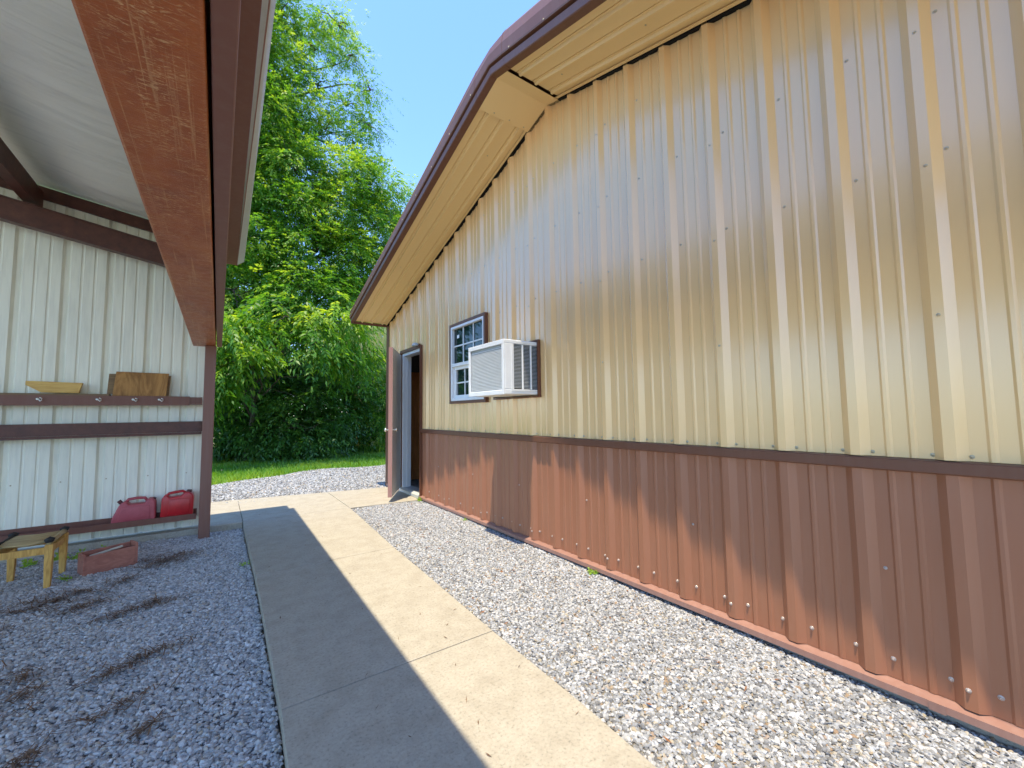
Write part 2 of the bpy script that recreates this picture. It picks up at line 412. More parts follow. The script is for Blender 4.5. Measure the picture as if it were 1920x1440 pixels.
# walkway: cast slabs with joints
wk = MB()
segs = [(-2.5, .26), (.266, 2.037), (2.043, 3.812), (3.818, 5.775)]
for a, b_ in segs:
    ysL = [a]+[y for y, _ in EL if a < y < b_]+[b_]; ysR = [a]+[y for y, _ in ER if a < y < b_]+[b_]
    if a > 1: tilt = .05
    lo = [(ev(EL, y), y+.0, -.13) for y in ysL]; hi = [(ev(ER, y), y, -.13) for y in reversed(ysR)]
    wk.prism(lo+hi, (0, 0, .13))
XL, XR = -4.2, 2.36
yf = lambda x: 7.42-.195*max(0, x)
for xa, xb in ((-4.2, -2.7), (-2.694, -1.2), (-1.194, .266), (.272, 1.445)):
    wk.prism([(xa, 5.781, -.13), (xb, 5.781, -.13), (xb, yf(xb), -.13), (xa, yf(xa), -.13)], (0, 0, .13))
wk.prism([(1.451, 5.745, -.13), (2.43, 5.645, -.13), (2.43, 6.955, -.13), (1.451, yf(1.451), -.13)], (0, 0, .131))
tag(wk.build('walkway', M['conc'], bevel=.006), kind='structure')

# ================================================================== METAL BUILDING
WX = 2.44; YC = 7.20; YR = 2.775; ZR = 4.10; SL = .288; YN = 2*YR-YC
def zroof(y): return ZR-SL*abs(y-YR)
BL = empty('metal_building', (WX, 2.8, 0), 'tan ribbed metal building with brown wainscot, gable roof and open side door', 'building')
def profile(y0, y1, c0=.352, sp=.3052, rib=.030, extra=()):
    """(y, outward depth) points of ribbed sheet"""
    P = []
    k0 = math.floor((y0-c0)/sp)-1; k = k0
    while c0+k*sp < y1+sp:
        c = c0+k*sp
        P += [(c-.050, 0), (c-.018, rib), (c+.018, rib), (c+.050, 0)]
        for q in (sp/2-.040, sp/2+.040):
            P += [(c+q-.015, 0), (c+q-.006, .007), (c+q+.006, .007), (c+q+.015, 0)]
        k += 1
    P.sort()
    ys = [p[0] for p in P]; ds = [p[1] for p in P]
    keep = [(y, d) for y, d in P if y0 < y < y1]
    for e in (y0, y1)+tuple(extra):
        if y0 <= e <= y1: keep.append((e, float(np.interp(e, ys, ds))))
    return sorted(set(keep))
DOOR = (5.74, 6.50, -.2, 2.20); WIN = (3.915, 4.725, 1.375, 2.315); ACO = (2.98, 3.72, 1.378, 1.885)
def panel(m, y0, y1, zb, ztf, holes, xw, sgn=-1, extra=()):
    P = profile(y0, y1, extra=tuple(extra)+tuple(h for H in holes for h in H[:2]))
    for (ya, da), (yb, db) in zip(P, P[1:]):
        ym = (ya+yb)/2; iv = [(zb, None)]
        cuts = sorted([(H[2], H[3]) for H in holes if H[0] < ym < H[1]])
        z = zb
        for a, b2 in cuts:
            if a > z: m.face([(xw+sgn*da, ya, z), (xw+sgn*db, yb, z), (xw+sgn*db, yb, a), (xw+sgn*da, ya, a)])
            z = max(z, b2)
        m.face([(xw+sgn*da, ya, z), (xw+sgn*db, yb, z), (xw+sgn*db, yb, ztf(yb)), (xw+sgn*da, ya, ztf(ya))])
def screw(m, p, nrm, r=.0065, h=.007): m.dome(p, nrm, r*1.35, h*.3, 8); m.dome(p, nrm, r*.8, h, 6)
# --- upper wall
um = MB()
panel(um, YN, YC-.02, 1.004, lambda y: zroof(y)-.02, [DOOR, WIN, ACO], WX, extra=(YR,))
um.mi = 1
k = 0
y = .352+.3052*math.ceil((YN-.352)/.3052)
while y < YC-.1:
    for dy in (-.055, .055):
        if not (5.6 < y+dy < 6.7): screw(um, (WX, y+dy, 1.022), (-1, 0, 0))
    for z in (1.66, 2.30, 2.90, 3.5):
        yy = y-.06-random.uniform(0, .01)
        ok = z < zroof(yy)-.25 and not any(H[0]-.12 < yy < H[1]+.12 and H[2]-.1 < z < H[3]+.1 for H in (DOOR, WIN, ACO))
        if ok and z != 1.66: screw(um, (WX, yy, z+random.uniform(-.006, .006)), (-1, 0, 0), .006)
        if k % 3 == 0 and ok: screw(um, (WX-.030, y, z-.06), (-1, 0, 0), .0055)
    y += .3052; k += 1
um.build('wall_panel', [M['tan'], M['tanscrew']], BL)
# --- wainscot
wm = MB(); panel(wm, DOOR[1]+.03, YC-.02, .045, lambda y: .95, [], WX); wm.build('wainscot', M['brown'], BL)
wm = MB()
panel(wm, YN, DOOR[0]-.03, .045, lambda y: .95, [], WX)
wm.mi = 1
y = .352+.3052*math.ceil((YN-.352)/.3052); k = 0
while y < 5.6:
    for dy in (-.075, .055):
        if y+dy < 5.65: screw(wm, (WX, y+dy, .128+random.uniform(-.005, .005)), (-1, 0, 0), .0075, .011)
    if k % 3 == 0: screw(wm, (WX-.03, y+.005, .12), (-1, 0, 0), .007, .01)
    if k % 3 == 1: screw(wm, (WX-.0, y-.07, .51), (-1, 0, 0), .006, .01)
    y += .3052; k += 1
wm.build('wainscot', [M['brown'], M['wscrew']], BL)
# --- wainscot trim (drip ledge), base trim
for (a, b_) in ((YN, DOOR[0]-.035), (DOOR[1]+.035, YC-.06)):
    t = MB(); t.prism([(WX+.0, a, 1.003), (WX-.040, a, .999), (WX-.044, a, .995), (WX-.044, a, .952), (WX-.037, a, .946), (WX+.0, a, .948)], (0, b_-a, 0))
    t.build('wainscot_trim', M['trim'], BL)
    t = MB(); t.prism([(WX+.005, a, .043), (WX-.004, a, .043), (WX-.052, a, .034), (WX-.054, a, .006), (WX-.046, a, .002), (WX+.005, a, .002)], (0, b_-a, 0))
    # lapped joints of the base trim
    for yj in (0.42, 3.3):
        if a < yj < b_: t.box((WX-.0565, yj, .001), (WX-.054, yj+.05, .0355))
    t.build('base_trim', M['trimlight'], BL)
f = MB(); f.box((WX-.012, YN, -.3), (WX+.15, DOOR[0], -.0)); f.box((WX-.012, DOOR[1], -.3), (WX+.15, YC, -.0))
f.box((WX+.15, YN+.001, -.3), (WX+9, YC, .06)); f.box((WX-.0, DOOR[0]+.001, -.3), (WX+.1495, DOOR[1]-.001, .055))
f.build('foundation', M['found'], BL)
# --- corner trim
for yy in (YC, YN+.0):
    s = 1 if yy > 3 else -1
    c = MB(); c.prism([(WX-.036, yy-.10*s, -.0), (WX-.036, yy+.03*s, -.0), (WX+.09, yy+.03*s, -.0), (WX+.09, yy+.02*s, -.0), (WX-.028, yy+.02*s, -.0), (WX-.028, yy-.10*s, 0)], (0, 0, zroof(yy)-.05))
    c.build('corner_trim', M['trim'], BL)
# --- other walls (end walls and back)
ow = MB()
for yy, s in ((YC+.01, 1), (YN-.01, -1)):
    P = profile(WX, WX+9)
    for (xa, da), (xb, db) in zip(P, P[1:]):
        ow.face([(xa, yy+s*da, 0), (xb, yy+s*db, 0), (xb, yy+s*db, zroof(yy)), (xa, yy+s*da, zroof(yy))])
ow.face([(WX+9, YN, 0), (WX+9, YC, 0), (WX+9, YC, zroof(YC)), (WX+9, YR, ZR), (WX+9, YN, zroof(YN))])
ow.build('outer_wall', M['tan'], BL)
# --- liner inside so that the room is closed and dark
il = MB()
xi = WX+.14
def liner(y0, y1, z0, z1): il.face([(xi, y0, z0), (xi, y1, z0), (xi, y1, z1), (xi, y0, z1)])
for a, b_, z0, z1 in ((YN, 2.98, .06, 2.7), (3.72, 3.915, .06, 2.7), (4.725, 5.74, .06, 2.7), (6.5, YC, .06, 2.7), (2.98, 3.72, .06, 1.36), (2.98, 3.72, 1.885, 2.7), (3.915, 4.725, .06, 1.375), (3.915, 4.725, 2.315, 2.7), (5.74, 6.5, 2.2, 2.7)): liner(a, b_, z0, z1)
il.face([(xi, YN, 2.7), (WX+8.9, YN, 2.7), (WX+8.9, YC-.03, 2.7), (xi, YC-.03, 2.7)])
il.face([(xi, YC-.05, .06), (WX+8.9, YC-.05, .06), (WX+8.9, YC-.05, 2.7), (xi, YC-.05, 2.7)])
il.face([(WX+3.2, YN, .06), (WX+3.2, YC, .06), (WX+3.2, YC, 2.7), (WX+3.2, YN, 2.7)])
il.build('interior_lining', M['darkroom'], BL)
# --- soffit: two slopes of ribbed sheet under the rake overhang
XO = 1.845
def soffit(y0, y1, name, mat):
    m = MB(); P = [(WX-.002, 0)]
    for c in (2.30, 2.12, 1.955):
        P += [(c+.034, 0), (c+.026, -.018), (c+.010, -.018), (c+.002, 0), (c-.016, 0), (c-.018, .010), (c-.022, .010), (c-.024, 0)]
    P += [(XO, 0)]
    for (xa, da), (xb, db) in zip(P, P[1:]):
        m.face([(xa, y0, zroof(y0)+da-.012), (xb, y0, zroof(y0)+db-.012), (xb, y1, zroof(y1)+db-.012), (xa, y1, zroof(y1)+da-.012)])
    m.mi = 1
    for _ in range(5):
        yy = random.uniform(min(y0, y1), max(y0, y1)); xx = random.choice((2.2, 2.37, 2.04)); screw(m, (xx, yy, zroof(yy)-.012), (0, 0, -1), .006, .006)
    return m.build(name, [mat, M['tanscrew']], BL)
soffit(YR+.17, YC+.0, 'soffit', M['tansoffit'])
soffit(YR-.17, YN, 'soffit', M['tansoffit'])
fl = MB()
for s in (1, -1):
    ye = YR+s*(.30 if s > 0 else .15)
    P = [(WX-.004, 0), (XO, 0)]
    a0, a1 = YR, ye
    fl.prism([(XO, a0, zroof(a0)-.034), (WX-.004, a0, zroof(a0)-.034), (WX-.004, a1, zroof(a1)-.034), (XO, a1, zroof(a1)-.034)], (0, 0, .004))
fl.mi = 1
for xx in (2.34, 2.17, 2.0): screw(fl, (xx, YR+.27, zroof(YR+.27)-.034), (0, 0, -1), .006, .007)
fl.build('ridge_flashing', [M['tansoffit'], M['tanscrew']], BL)
# inner angle between soffit and wall: dark foam closure and tan angle
for s in (1, -1):
    ye = YC if s > 0 else YN
    a = MB(); a.prism([(WX-.040, YR, zroof(YR)-.028), (WX-.062, YR, zroof(YR)-.028), (WX-.062, YR, zroof(YR)-.020), (WX-.040, YR, zroof(YR)-.020)], (0, ye-YR, zroof(ye)-ZR))
    a.build('soffit_angle', M['tansoffit'], BL)
    a = MB(); a.prism([(WX-.002, YR, zroof(YR)-.034), (WX-.030, YR, zroof(YR)-.034), (WX-.030, YR, zroof(YR)-.016), (WX-.002, YR, zroof(YR)-.016)], (0, ye-YR, zroof(ye)-ZR))
    a.build('foam_closure', M['black'], BL)
# rake trim, swept along both slopes
RP = [(XO+.012, -.010), (XO+.010, -.034), (XO-.050, -.036), (XO-.056, -.030), (XO-.058, .016), (XO-.042, .020), (XO-.042, .026), (XO-.072, .028), (XO-.076, .034), (XO-.080, .078), (XO-.060, .128), (XO-.035, .150), (XO+.06, .155), (XO+.06, .145), (XO+.012, .12)]
RK = [(YC+.03, 1.0), (YR+.25, 1.75), (YR, 1.55), (YR-.19, 1.85), (YN-.03, 1.9)]
def rkz(z, k): return z*k if z > 0 else z
for s in (1, -1):
    t = MB(); RS = RK[:3] if s > 0 else RK[2:]
    t.loft([[(x, y, zroof(y)+rkz(z, k)) for x, z in RP] for y, k in RS])
    for q in ((.23, 2.6) if s > 0 else (.19, 2.4)):
        yj = YR+s*q
        kk = [float(np.interp(-y_, [-a for a, _ in RK], [k for _, k in RK])) for y_ in (yj, yj+s*.012)]
        t.loft([[(x+(-.0015 if i < 12 else 0), y_, zroof(y_)+rkz(z, k)+(-.0012 if z < 0 else .0012)) for i, (x, z) in enumerate(RP)] for y_, k in ((yj, kk[0]), (yj+s*.012, kk[1]))])
    t.mi = 1
    yy = .3
    while yy < 4.3:
        yj = YR+s*yy
        screw(t, (XO-.078, yj, zroof(yj)+.06), (-1, 0, 0), .005, .005)
        yy += .42
    t.build('rake_trim', [M['trim'], M['tanscrew']], BL)
ec = MB(); ec.box((XO-.05, YC+.0, zroof(YC)-.06), (WX+.02, YC+.03, zroof(YC)-.016)); ec.build('eave_trim', M['trim'], BL)
for s in (1, -1):
    ye = YC+.09 if s > 0 else YN-.09
    rf = MB(); rf.prism([(XO-.055, YR, ZR+.158), (WX+9.4, YR, ZR+.158), (WX+9.4, ye, zroof(ye)+.158), (XO-.055, ye, zroof(ye)+.158)], (0, 0, .02))
    rf.build('roof', M['trim'], BL)
rc = MB(); rc.prism([(XO-.0, YR-.15, ZR+.148), (XO-.0, YR, ZR+.195), (XO-.0, YR+.15, ZR+.148), (XO-.0, YR+.15, ZR+.142), (XO-.0, YR, ZR+.188), (XO-.0, YR-.15, ZR+.142)], (11.2, 0, 0))
rc.build('ridge_cap', M['trimlight'], BL)
# --- window
def rect_frame(m, x0, x1, y0, y1, z0, z1, w, wz=None):
    """frame in the y-z plane, butted pieces"""
    wz = wz or w
    m.box((x0, y0, z0), (x1, y1, z0+wz)); m.box((x0, y0, z1-wz), (x1, y1, z1))
    m.box((x0, y0, z0+wz), (x1, y0+w, z1-wz)); m.box((x0, y1-w, z0+wz), (x1, y1, z1-wz))
wf = MB(); y0, y1, z0, z1 = WIN
rect_frame(wf, WX-.044, WX+.0, y0-.03, y1+.035, z0-.035, z1+.035, .034)
wn = wf.build('window', M['trim'], BL, bevel=.002)
a = MB(); rect_frame(a, WX-.040, WX+.05, y0+.005, y1-.0, z0+.0, z1-.0, .030); zm = (z0+z1)/2-.02
a.box((WX-.034, y0+.035, zm-.02), (WX+.04, y1-.03, zm+.02)); a.build('frame', M['whitepl'], wn, bevel=.002)
a = MB(); rect_frame(a, WX-.012, WX+.02, y0+.036, y1-.031, z0+.031, zm-.021, .055, .04); a.build('sash', M['whitepl'], wn, bevel=.002)
a = MB()
ya, yb = y0+.036, y1-.031
for q in (1/3, 2/3):
    yy = ya+(yb-ya)*q; a.box((WX-.012, yy-.008, zm+.021), (WX-.004, yy+.008, z1-.031))
zz = (zm+z1)/2-.005; a.box((WX-.0125, ya, zz-.008), (WX-.0035, yb, zz+.008))
yc, yd = ya+.056, yb-.056
for q in (1/3, 2/3):
    yy = yc+(yd-yc)*q; a.box((WX-.002, yy-.008, z0+.072), (WX+.006, yy+.008, zm-.062))
zz = (z0+zm)/2; a.box((WX-.0025, yc, zz-.008), (WX+.0065, yd, zz+.008))
a.build('muntin', M['whitepl'], wn)
a = MB(); a.box((WX-.002, ya, zm+.0205), (WX+.004, yb, z1-.0305)); a.box((WX+.010, yc, z0+.0705), (WX+.016, yd, zm-.0605)); a.build('pane', M['glass'], wn)
a = MB(); a.box((WX-.0036, yb-.13, z1-.15), (WX-.0021, yb-.075, z1-.11)); a.build('sticker', M['whitepl'], wn)
# --- trimmed opening for the air conditioner
a = MB(); y0, y1, z0, z1 = ACO
rect_frame(a, WX-.036, WX+.0, y0-.012, y1+.02, z0-.018, z1+.015, .014)
a.build('opening_trim', M['trim'], BL, bevel=.002)
# --- door frame, sill, door
y0, y1, z0, z1 = DOOR
a = MB(); a.box((WX-.036, y0-.03, 0), (WX-.0, y0-.001, z1+.04)); a.box((WX-.046, y1, 0), (WX-.0, y1+.035, z1+.04)); a.box((WX-.048, y0, z1), (WX, y1, z1+.045)); a.build('door_trim', M['trim'], BL)
a = MB(); a.box((WX-.012, y1-.045, .06), (WX+.12, y1-.001, z1-.001)); a.box((WX-.012, y0+.001, z1-.045), (WX+.12, y1-.046, z1-.001)); a.box((WX-.012, y0+.001, .06), (WX+.12, y0+.012, z1-.046))
a.box((WX+.05, y1-.062, .06), (WX+.075, y1-.0455, z1-.046)); a.build('door_frame', M['jamb'], BL)
a = MB(); a.prism([(WX-.06, y0-.0, .004), (WX-.06, y0, .045), (WX+.0, y0, .062), (WX+.16, y0, .062), (WX+.16, y0, .004)], (0, y1-y0, 0)); a.build('door_sill', M['galv'], BL, bevel=.002)
H = Vector((WX-.045, 6.465, .07)); D = Vector((-.402, -.747, 0)).normalized(); N = Vector((D.y, -D.x, 0)); N = N if N.x < 0 else -N   # N points to the outer face
dw = .84; dh = 2.10
Dr = MB(); c0 = H+N*.0; Dr.prism([c0, c0+D*dw, c0+D*dw+N*.052, c0+N*.052], (0, 0, dh))
door = Dr.build('door', M['doorgrey'], BL, bevel=.002)
a = MB(); e0 = c0+D*(dw+.0012)-N*.001; a.prism([e0, e0+D*.003, e0+D*.003+N*.054, e0+N*.054], (0, 0, dh)); o0 = c0+N*.053
a.prism([o0, o0+D*dw, o0+D*dw+N*.003, o0+N*.003], (0, 0, dh)); tag(a.build('door_skin', M['dooredge'], door), 'faded red outer skin and edge')
for s in (1, -1):
    a = MB(); kp = c0+D*(dw-.065)+Vector((0, 0, .93))+(N*.057 if s > 0 else Vector((0, 0, 0))); n = N*s
    a.tube([kp, kp+n*.006], .03, 14); a.tube([kp+n*.006, kp+n*.03], .011, 10)
    a.tube([kp+n*q for q in (.028, .034, .046, .058, .064)], [.012, .024, .028, .022, .008], 14)
    a.build('knob', M['knob'], door, smooth=True)
# inside: wooden panel door leaning across the opening
a = MB(); a.box((WX+.16, 7.07, .062), (WX+1.0, 7.11, 1.97))
for z in (.25, .95, 1.5): a.box((WX+.25, 7.063, z), (WX+.90, 7.0695, z+.40))
a.build('inner_door', M['panelwood'], BL, bevel=.004)
# lamp above the door
WL = empty('wall_lamp', (WX-.05, 5.86, 2.215), 'small dark hooded lamp at the top corner of the door frame', 'wall lamp')
a = MB(); a.box((WX-.055, 5.79, 2.246), (WX-.0, 5.93, 2.27)); a.build('bracket', M['trim'], WL, bevel=.004)
a = MB(); rings = []
for q, zz in ((.15, 2.285), (.6, 2.277), (.9, 2.262), (1, 2.24), (.96, 2.232)):
    rings.append([(WX-.065+.05*q*math.cos(t*math.pi/8), 5.83+.065*q*math.sin(t*math.pi/8), zz) for t in range(16)])
a.loft(rings); a.build('hood', M['louver'], WL, smooth=True)

# ================================================================== AIR CONDITIONER
AC = empty('air_conditioner', (2.24, 3.31, 1.39), 'white window air conditioner jutting out of the tan wall', 'air conditioner')
x0, x1, y0, y1, z0, z1 = 2.035, 2.60, 2.99, 3.62, 1.385, 1.875
a = MB()
# shell: top, bottom, corner posts, louvre posts
a.box((x0+.012, y0, z1-.035), (x1, y1, z1)); a.box((x0+.012, y0, z0), (x1, y1, z0+.045))
a.box((x0+.012, y0, z0+.045), (x0+.115, y0+.02, z1-.035)); a.box((x0+.012, y1-.02, z0+.045), (x0+.115, y1, z1-.035))
for xa in (x0+.205, x0+.30): a.box((xa, y0, z0+.045), (xa+.018, y0+.016, z1-.035)); a.box((xa, y1-.016, z0+.045), (xa+.018, y1, z1-.035))
a.box((x0+.39, y0, z0+.045), (x1, y0+.016, z1-.035)); a.box((x0+.39, y1-.016, z0+.045), (x1, y1, z1-.035))
a.build('shell', M['whitepl'], AC, bevel=.006)
a = MB(); rect_frame(a, x0, x0+.0115, y0+.001, y1-.001, z0-.004, z1-.001, .035, .042); a.build('rear_frame', M['whitepl'], AC, bevel=.004)
a = MB(); a.box((x0+.03, y0+.036, z0+.046), (x0+.034, y1-.036, z1-.036)); a.build('coil', M['grille'], AC)
a = MB()
z = z0+.05
while z < z1-.075:
    a.box((x0+.010, y0+.037, z), (x0+.018, y1-.037, z+.0055)); z += .0135
yy = y0+.045
while yy < y1-.04:
    a.box((x0+.020, yy, z0+.046), (x0+.026, yy+.0025, z1-.08)); yy += .012
a.build('coil_grille', M['whitepl'], AC)
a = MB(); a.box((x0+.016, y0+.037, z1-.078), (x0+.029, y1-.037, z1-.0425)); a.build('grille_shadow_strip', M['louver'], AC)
for (ya, yb) in ((y0+.004, y0+.014), (y1-.014, y1-.004)):
    a = MB()
    z = z0+.055
    while z < z1-.045:
        for xa, xb in ((x0+.117, x0+.203), (x0+.225, x0+.298), (x0+.320, x0+.388)):
            a.prism([(xa, ya, z), (xa, yb, z+.006), (xa, yb, z+.0085), (xa, ya, z+.0025)], (xb-xa, 0, 0))
        z += .0125
    a.build('side_louvre', M['louver'], AC)
a = MB(); a.box((x0+.035, y0+.022, z0+.05), (x1-.01, y1-.022, z1-.04)); a.build('core', M['black'], AC)
a = MB(); a.box((x0+.085, y0-.004, z0+.05), (x0+.092, y0-.0005, z1-.06)); a.box((x0+.08, y0-.006, z0+.030), (x0+.40, y0-.0005, z0+.043)); a.build('trim_rib', M['whitepl'], AC)

# ================================================================== CARPORT
CP = empty('carport', (-.9, 3, -.07), 'open brown steel carport with white ribbed back wall and insulated roof', 'carport')
def zc(x): return 3.27-.16*x
YE = 5.72; YB = 5.90; Y0 = -2.2; XLf = -6.2
# back wall ribbed sheet, facing camera (ribs seen from inside: grooves)
bw = MB(); ribs = [-6.45+.3245*k for k in range(40)]
P = []
c = -.322
xs = [c-.3225*k for k in range(19)]+[c+.3225]
pts = []
for c in xs:
    pts += [(c-.034, 0), (c-.016, .028), (c+.016, .028), (c+.034, 0)]
    for q in (.113, .209): pts += [(c+q-.012, 0), (c+q-.005, .006), (c+q+.005, .006), (c+q+.012, 0)]
pts = sorted(p for p in pts if XLf <= p[0] <= -.10); pts = [(XLf, 0)]+pts+[(-.095, 0)]
for (xa, da), (xb, db) in zip(pts, pts[1:]):
    bw.face([(xa, YB+da, .01), (xb, YB+db, .01), (xb, YB+db, zc(xb)), (xa, YB+da, zc(xa))])
bw.mi = 1
for c in xs:
    for z in (3.22-.16*c, .6): screw(bw, (c+.05, YB, z), (0, -1, 0), .005, .006)
bw.build('back_wall', [M['white_metal'], M['tanscrew']], CP)
# posts
for (px_, py_) in ((-.088, 5.62), (-.088, -2.0), (-6.1, 5.62), (-6.1, 1.8), (-6.1, -2.0)):
    p = MB(); p.box((px_-.05, py_-.05, -.14), (px_+.05, py_+.05, 2.0 if px_ > -1 else 3.9)); p.build('post', M['post'], CP, bevel=.006)
# header beam and outer face
h = MB(); h.box((-.25, Y0, 2.0), (-.045, YE, 2.30)); h.build('header_beam', M['rust'], CP, bevel=.008)
h = MB(); h.box((-.036, Y0, 2.005), (.012, YE, 2.985)); h.build('header_panel', M['post'], CP, bevel=.004)
h = MB(); h.prism([(.0125, Y0-.02, 2.99), (.070, Y0-.02, 2.99), (.128, YE+.02, 2.99), (.0125, YE+.02, 2.99)], (0, 0, .22)); h.build('eave_trim', M['post'], CP, bevel=.004)
h = MB(); h.box((.0105, Y0, 2.978), (.0195, YE+.0, 2.989)); h.build('trim_lip', M['trimlight'], CP)
# drip edge in pale bare metal under the roof sheets, with the roof ribs showing as small teeth
h = MB(); h.loft([[(.071+d, Y0-.02, 3.0), (.105+d, Y0-.02, 3.045), (.105+d, Y0-.02, 3.20), (.071+d, Y0-.02, 3.20)] for d in (0,)]+[[(.129, YE+.04, 3.0), (.198, YE+.04, 3.052), (.198, YE+.04, 3.20), (.129, YE+.04, 3.20)]]); h.build('drip_edge', M['galv'], CP)
h = MB(); h.box((.1235, Y0-.02, 2.988), (.130, YE+.02, 2.998)); h.build('trim_edge', M['trimlight'], CP)
# roof sheet
h = MB(); h.prism([(.12, Y0-.1, zc(.12)+.03), (.12, Y0-.1, zc(.12)+.06), (XLf-.2, Y0-.1, zc(XLf-.2)+.06), (XLf-.2, Y0-.1, zc(XLf-.2)+.03)], (0, YE-Y0+.35, 0)); h.build('roof', M['galv'], CP)
# insulation, sagging between purlins
ins = MB(); PX = [-.05, -1.52, -2.99, -4.46, -5.93]
nx, ny = 120, 90
gx = np.linspace(XLf, -.03, nx+1); gy = np.linspace(Y0, YB-.002, ny+1)
def zi(x, y):
    d = min(abs(x-p) for p in PX); sag = .045*(1-math.cos(min(1, d/.73)*math.pi))*.5
    w = .008*math.sin(y*6.3+.8*math.sin(x*1.3+y))*min(1, d*2)+.004*math.sin(y*17+x*1.1)*min(1, d*2)
    e = min(1, (YB-y)/.25)
    return zc(x)+.015-(sag+w)*e
for i in range(nx+1):
    for j in range(ny+1): ins.v.append((gx[i], gy[j], zi(gx[i], gy[j])))
for i in range(nx):
    for j in range(ny): a_ = i*(ny+1)+j; ins.f.append((a_, a_+ny+1, a_+ny+2, a_+1)); ins.m.append(0)
ins.build('insulation', M['insul'], CP, smooth=True)
# purlins, rafters, eave angle on the back wall
for x in PX[1:4]:
    h = MB(); h.box((x-.045, Y0, zc(x)-.245), (x+.045, YB-.005, zc(x)-.06)); h.build('purlin', M['primer'], CP, bevel=.004)
for yr in (YE-.10, 1.7, -1.9):
    h = MB(); xa, xb = -6.15, -.26
    if yr < 5: 
        continue
    zt = lambda x: 3.052-.213*(x+.53)*.83
    h.prism([(xa, yr, zt(xa)-.215), (xb, yr, zt(xb)-.215), (xb, yr, zt(xb)-.207), (xa, yr, zt(xa)-.207)], (0, .10, 0))
    h.prism([(xa, yr, zt(xa)-.0), (xb, yr, zt(xb)-.0), (xb, yr, zt(xb)-.008), (xa, yr, zt(xa)-.008)], (0, .10, 0))
    h.prism([(xa, yr+.012, zt(xa)-.206), (xb, yr+.012, zt(xb)-.206), (xb, yr+.012, zt(xb)-.009), (xa, yr+.012, zt(xa)-.009)], (0, .01, 0))
    h.build('rafter', M['primer'], CP)
h = MB(); h.prism([(XLf, YB-.03, zc(XLf)-.125), (-.26, YB-.03, zc(-.26)-.125), (-.26, YB-.03, zc(-.26)+.0), (XLf, YB-.03, zc(XLf)+.0)], (0, .025, 0)); h.build('eave_angle', M['primer'], CP)
# girts: mid girt (C section opening down), bottom rail, shelf rail
def cgirt(name, z0, z1, y0, mat, x1=-.145, x0=XLf):
    h = MB(); h.box((x0, y0, z0), (x1, y0+.006, z1)); h.box((x0, y0+.006, z1-.006), (x1, YB-.002, z1)); h.box((x0, YB-.008, z0), (x1, YB-.002, z1-.0065))
    h.build(name, mat, CP)
cgirt('girt', 1.055, 1.17, 5.72, M['primer'])
h = MB(); h.box((XLf, YB-.19, 1.028), (-.145, YB-.184, 1.054)); h.build('girt_lip', M['primer'], CP)
h = MB(); h.box((XLf, 5.72, .115), (-.165, 5.726, .175)); h.box((XLf, 5.7265, .125), (-.165, YB-.003, .131)); h.box((XLf, YB-.012, .1315), (-.165, YB-.003, .20)); h.build('bottom_rail', M['rail'], CP)
sh = MB(); sh.box((XLf, 5.745, 1.355), (-.15, YB-.003, 1.361)); sh.box((XLf, 5.748, 1.362), (-.15, 5.754, 1.435)); sh.box((XLf, 5.735, 1.345), (-.26, 5.7445, 1.442))
shelf = sh.build('shelf_rail', M['rail'], CP)
for x in (-1.385, -.985, -.72, -.515):
    a = MB(); a.tube([(x, 5.735, 1.405), (x, 5.715, 1.405)], .010, 10)
    a.tube([(x, 5.716, 1.405), (x+.012, 5.70, 1.40), (x+.024, 5.695, 1.385), (x+.034, 5.695, 1.393), (x+.034, 5.695, 1.41), (x+.02, 5.697, 1.418)], .0045, 8)
    a.build('hook', M['hook'], shelf, smooth=True)
# ================================================================== THINGS UNDER THE CARPORT
a = MB(); a.box((-6.0, 5.757, 1.438), (-.905, 5.86, 1.462)); a.v = [(x, y, z+.0015*math.sin(x*2)) for x, y, z in a.v]
tag(a.build('long_board', M['oldwood'], bevel=.002), 'long weathered board lying flat along the brown shelf rail', 'board')
a = MB(); a.prism([(-1.485, 5.79, 1.578), (-1.105, 5.79, 1.568), (-1.13, 5.79, 1.468), (-1.38, 5.79, 1.470), (-1.485, 5.79, 1.54)], (0, .038, 0))
tag(a.build('cut_board', M['pine'], bevel=.002), 'yellow pine offcut with slanted ends on the long board', 'board')
a = MB(); a.prism([(-.885, 5.77, 1.444), (-.465, 5.77, 1.444), (-.450, 5.80, 1.690), (-.868, 5.80, 1.695)], (0, .016, 0))
tag(a.build('plywood_sheet', M['ply'], bevel=.001), 'brown grained plywood piece standing in front on the shelf rail', 'plywood', 'plywood pieces on the shelf rail')
a = MB(); a.prism([(-.93, 5.80, 1.464), (-.445, 5.80, 1.444), (-.435, 5.83, 1.668), (-.925, 5.83, 1.672)], (0, .016, 0))
tag(a.build('plywood_sheet', M['oldwood'], bevel=.001), 'wider darker plywood piece peeking out behind the front one', 'plywood', 'plywood pieces on the shelf rail')

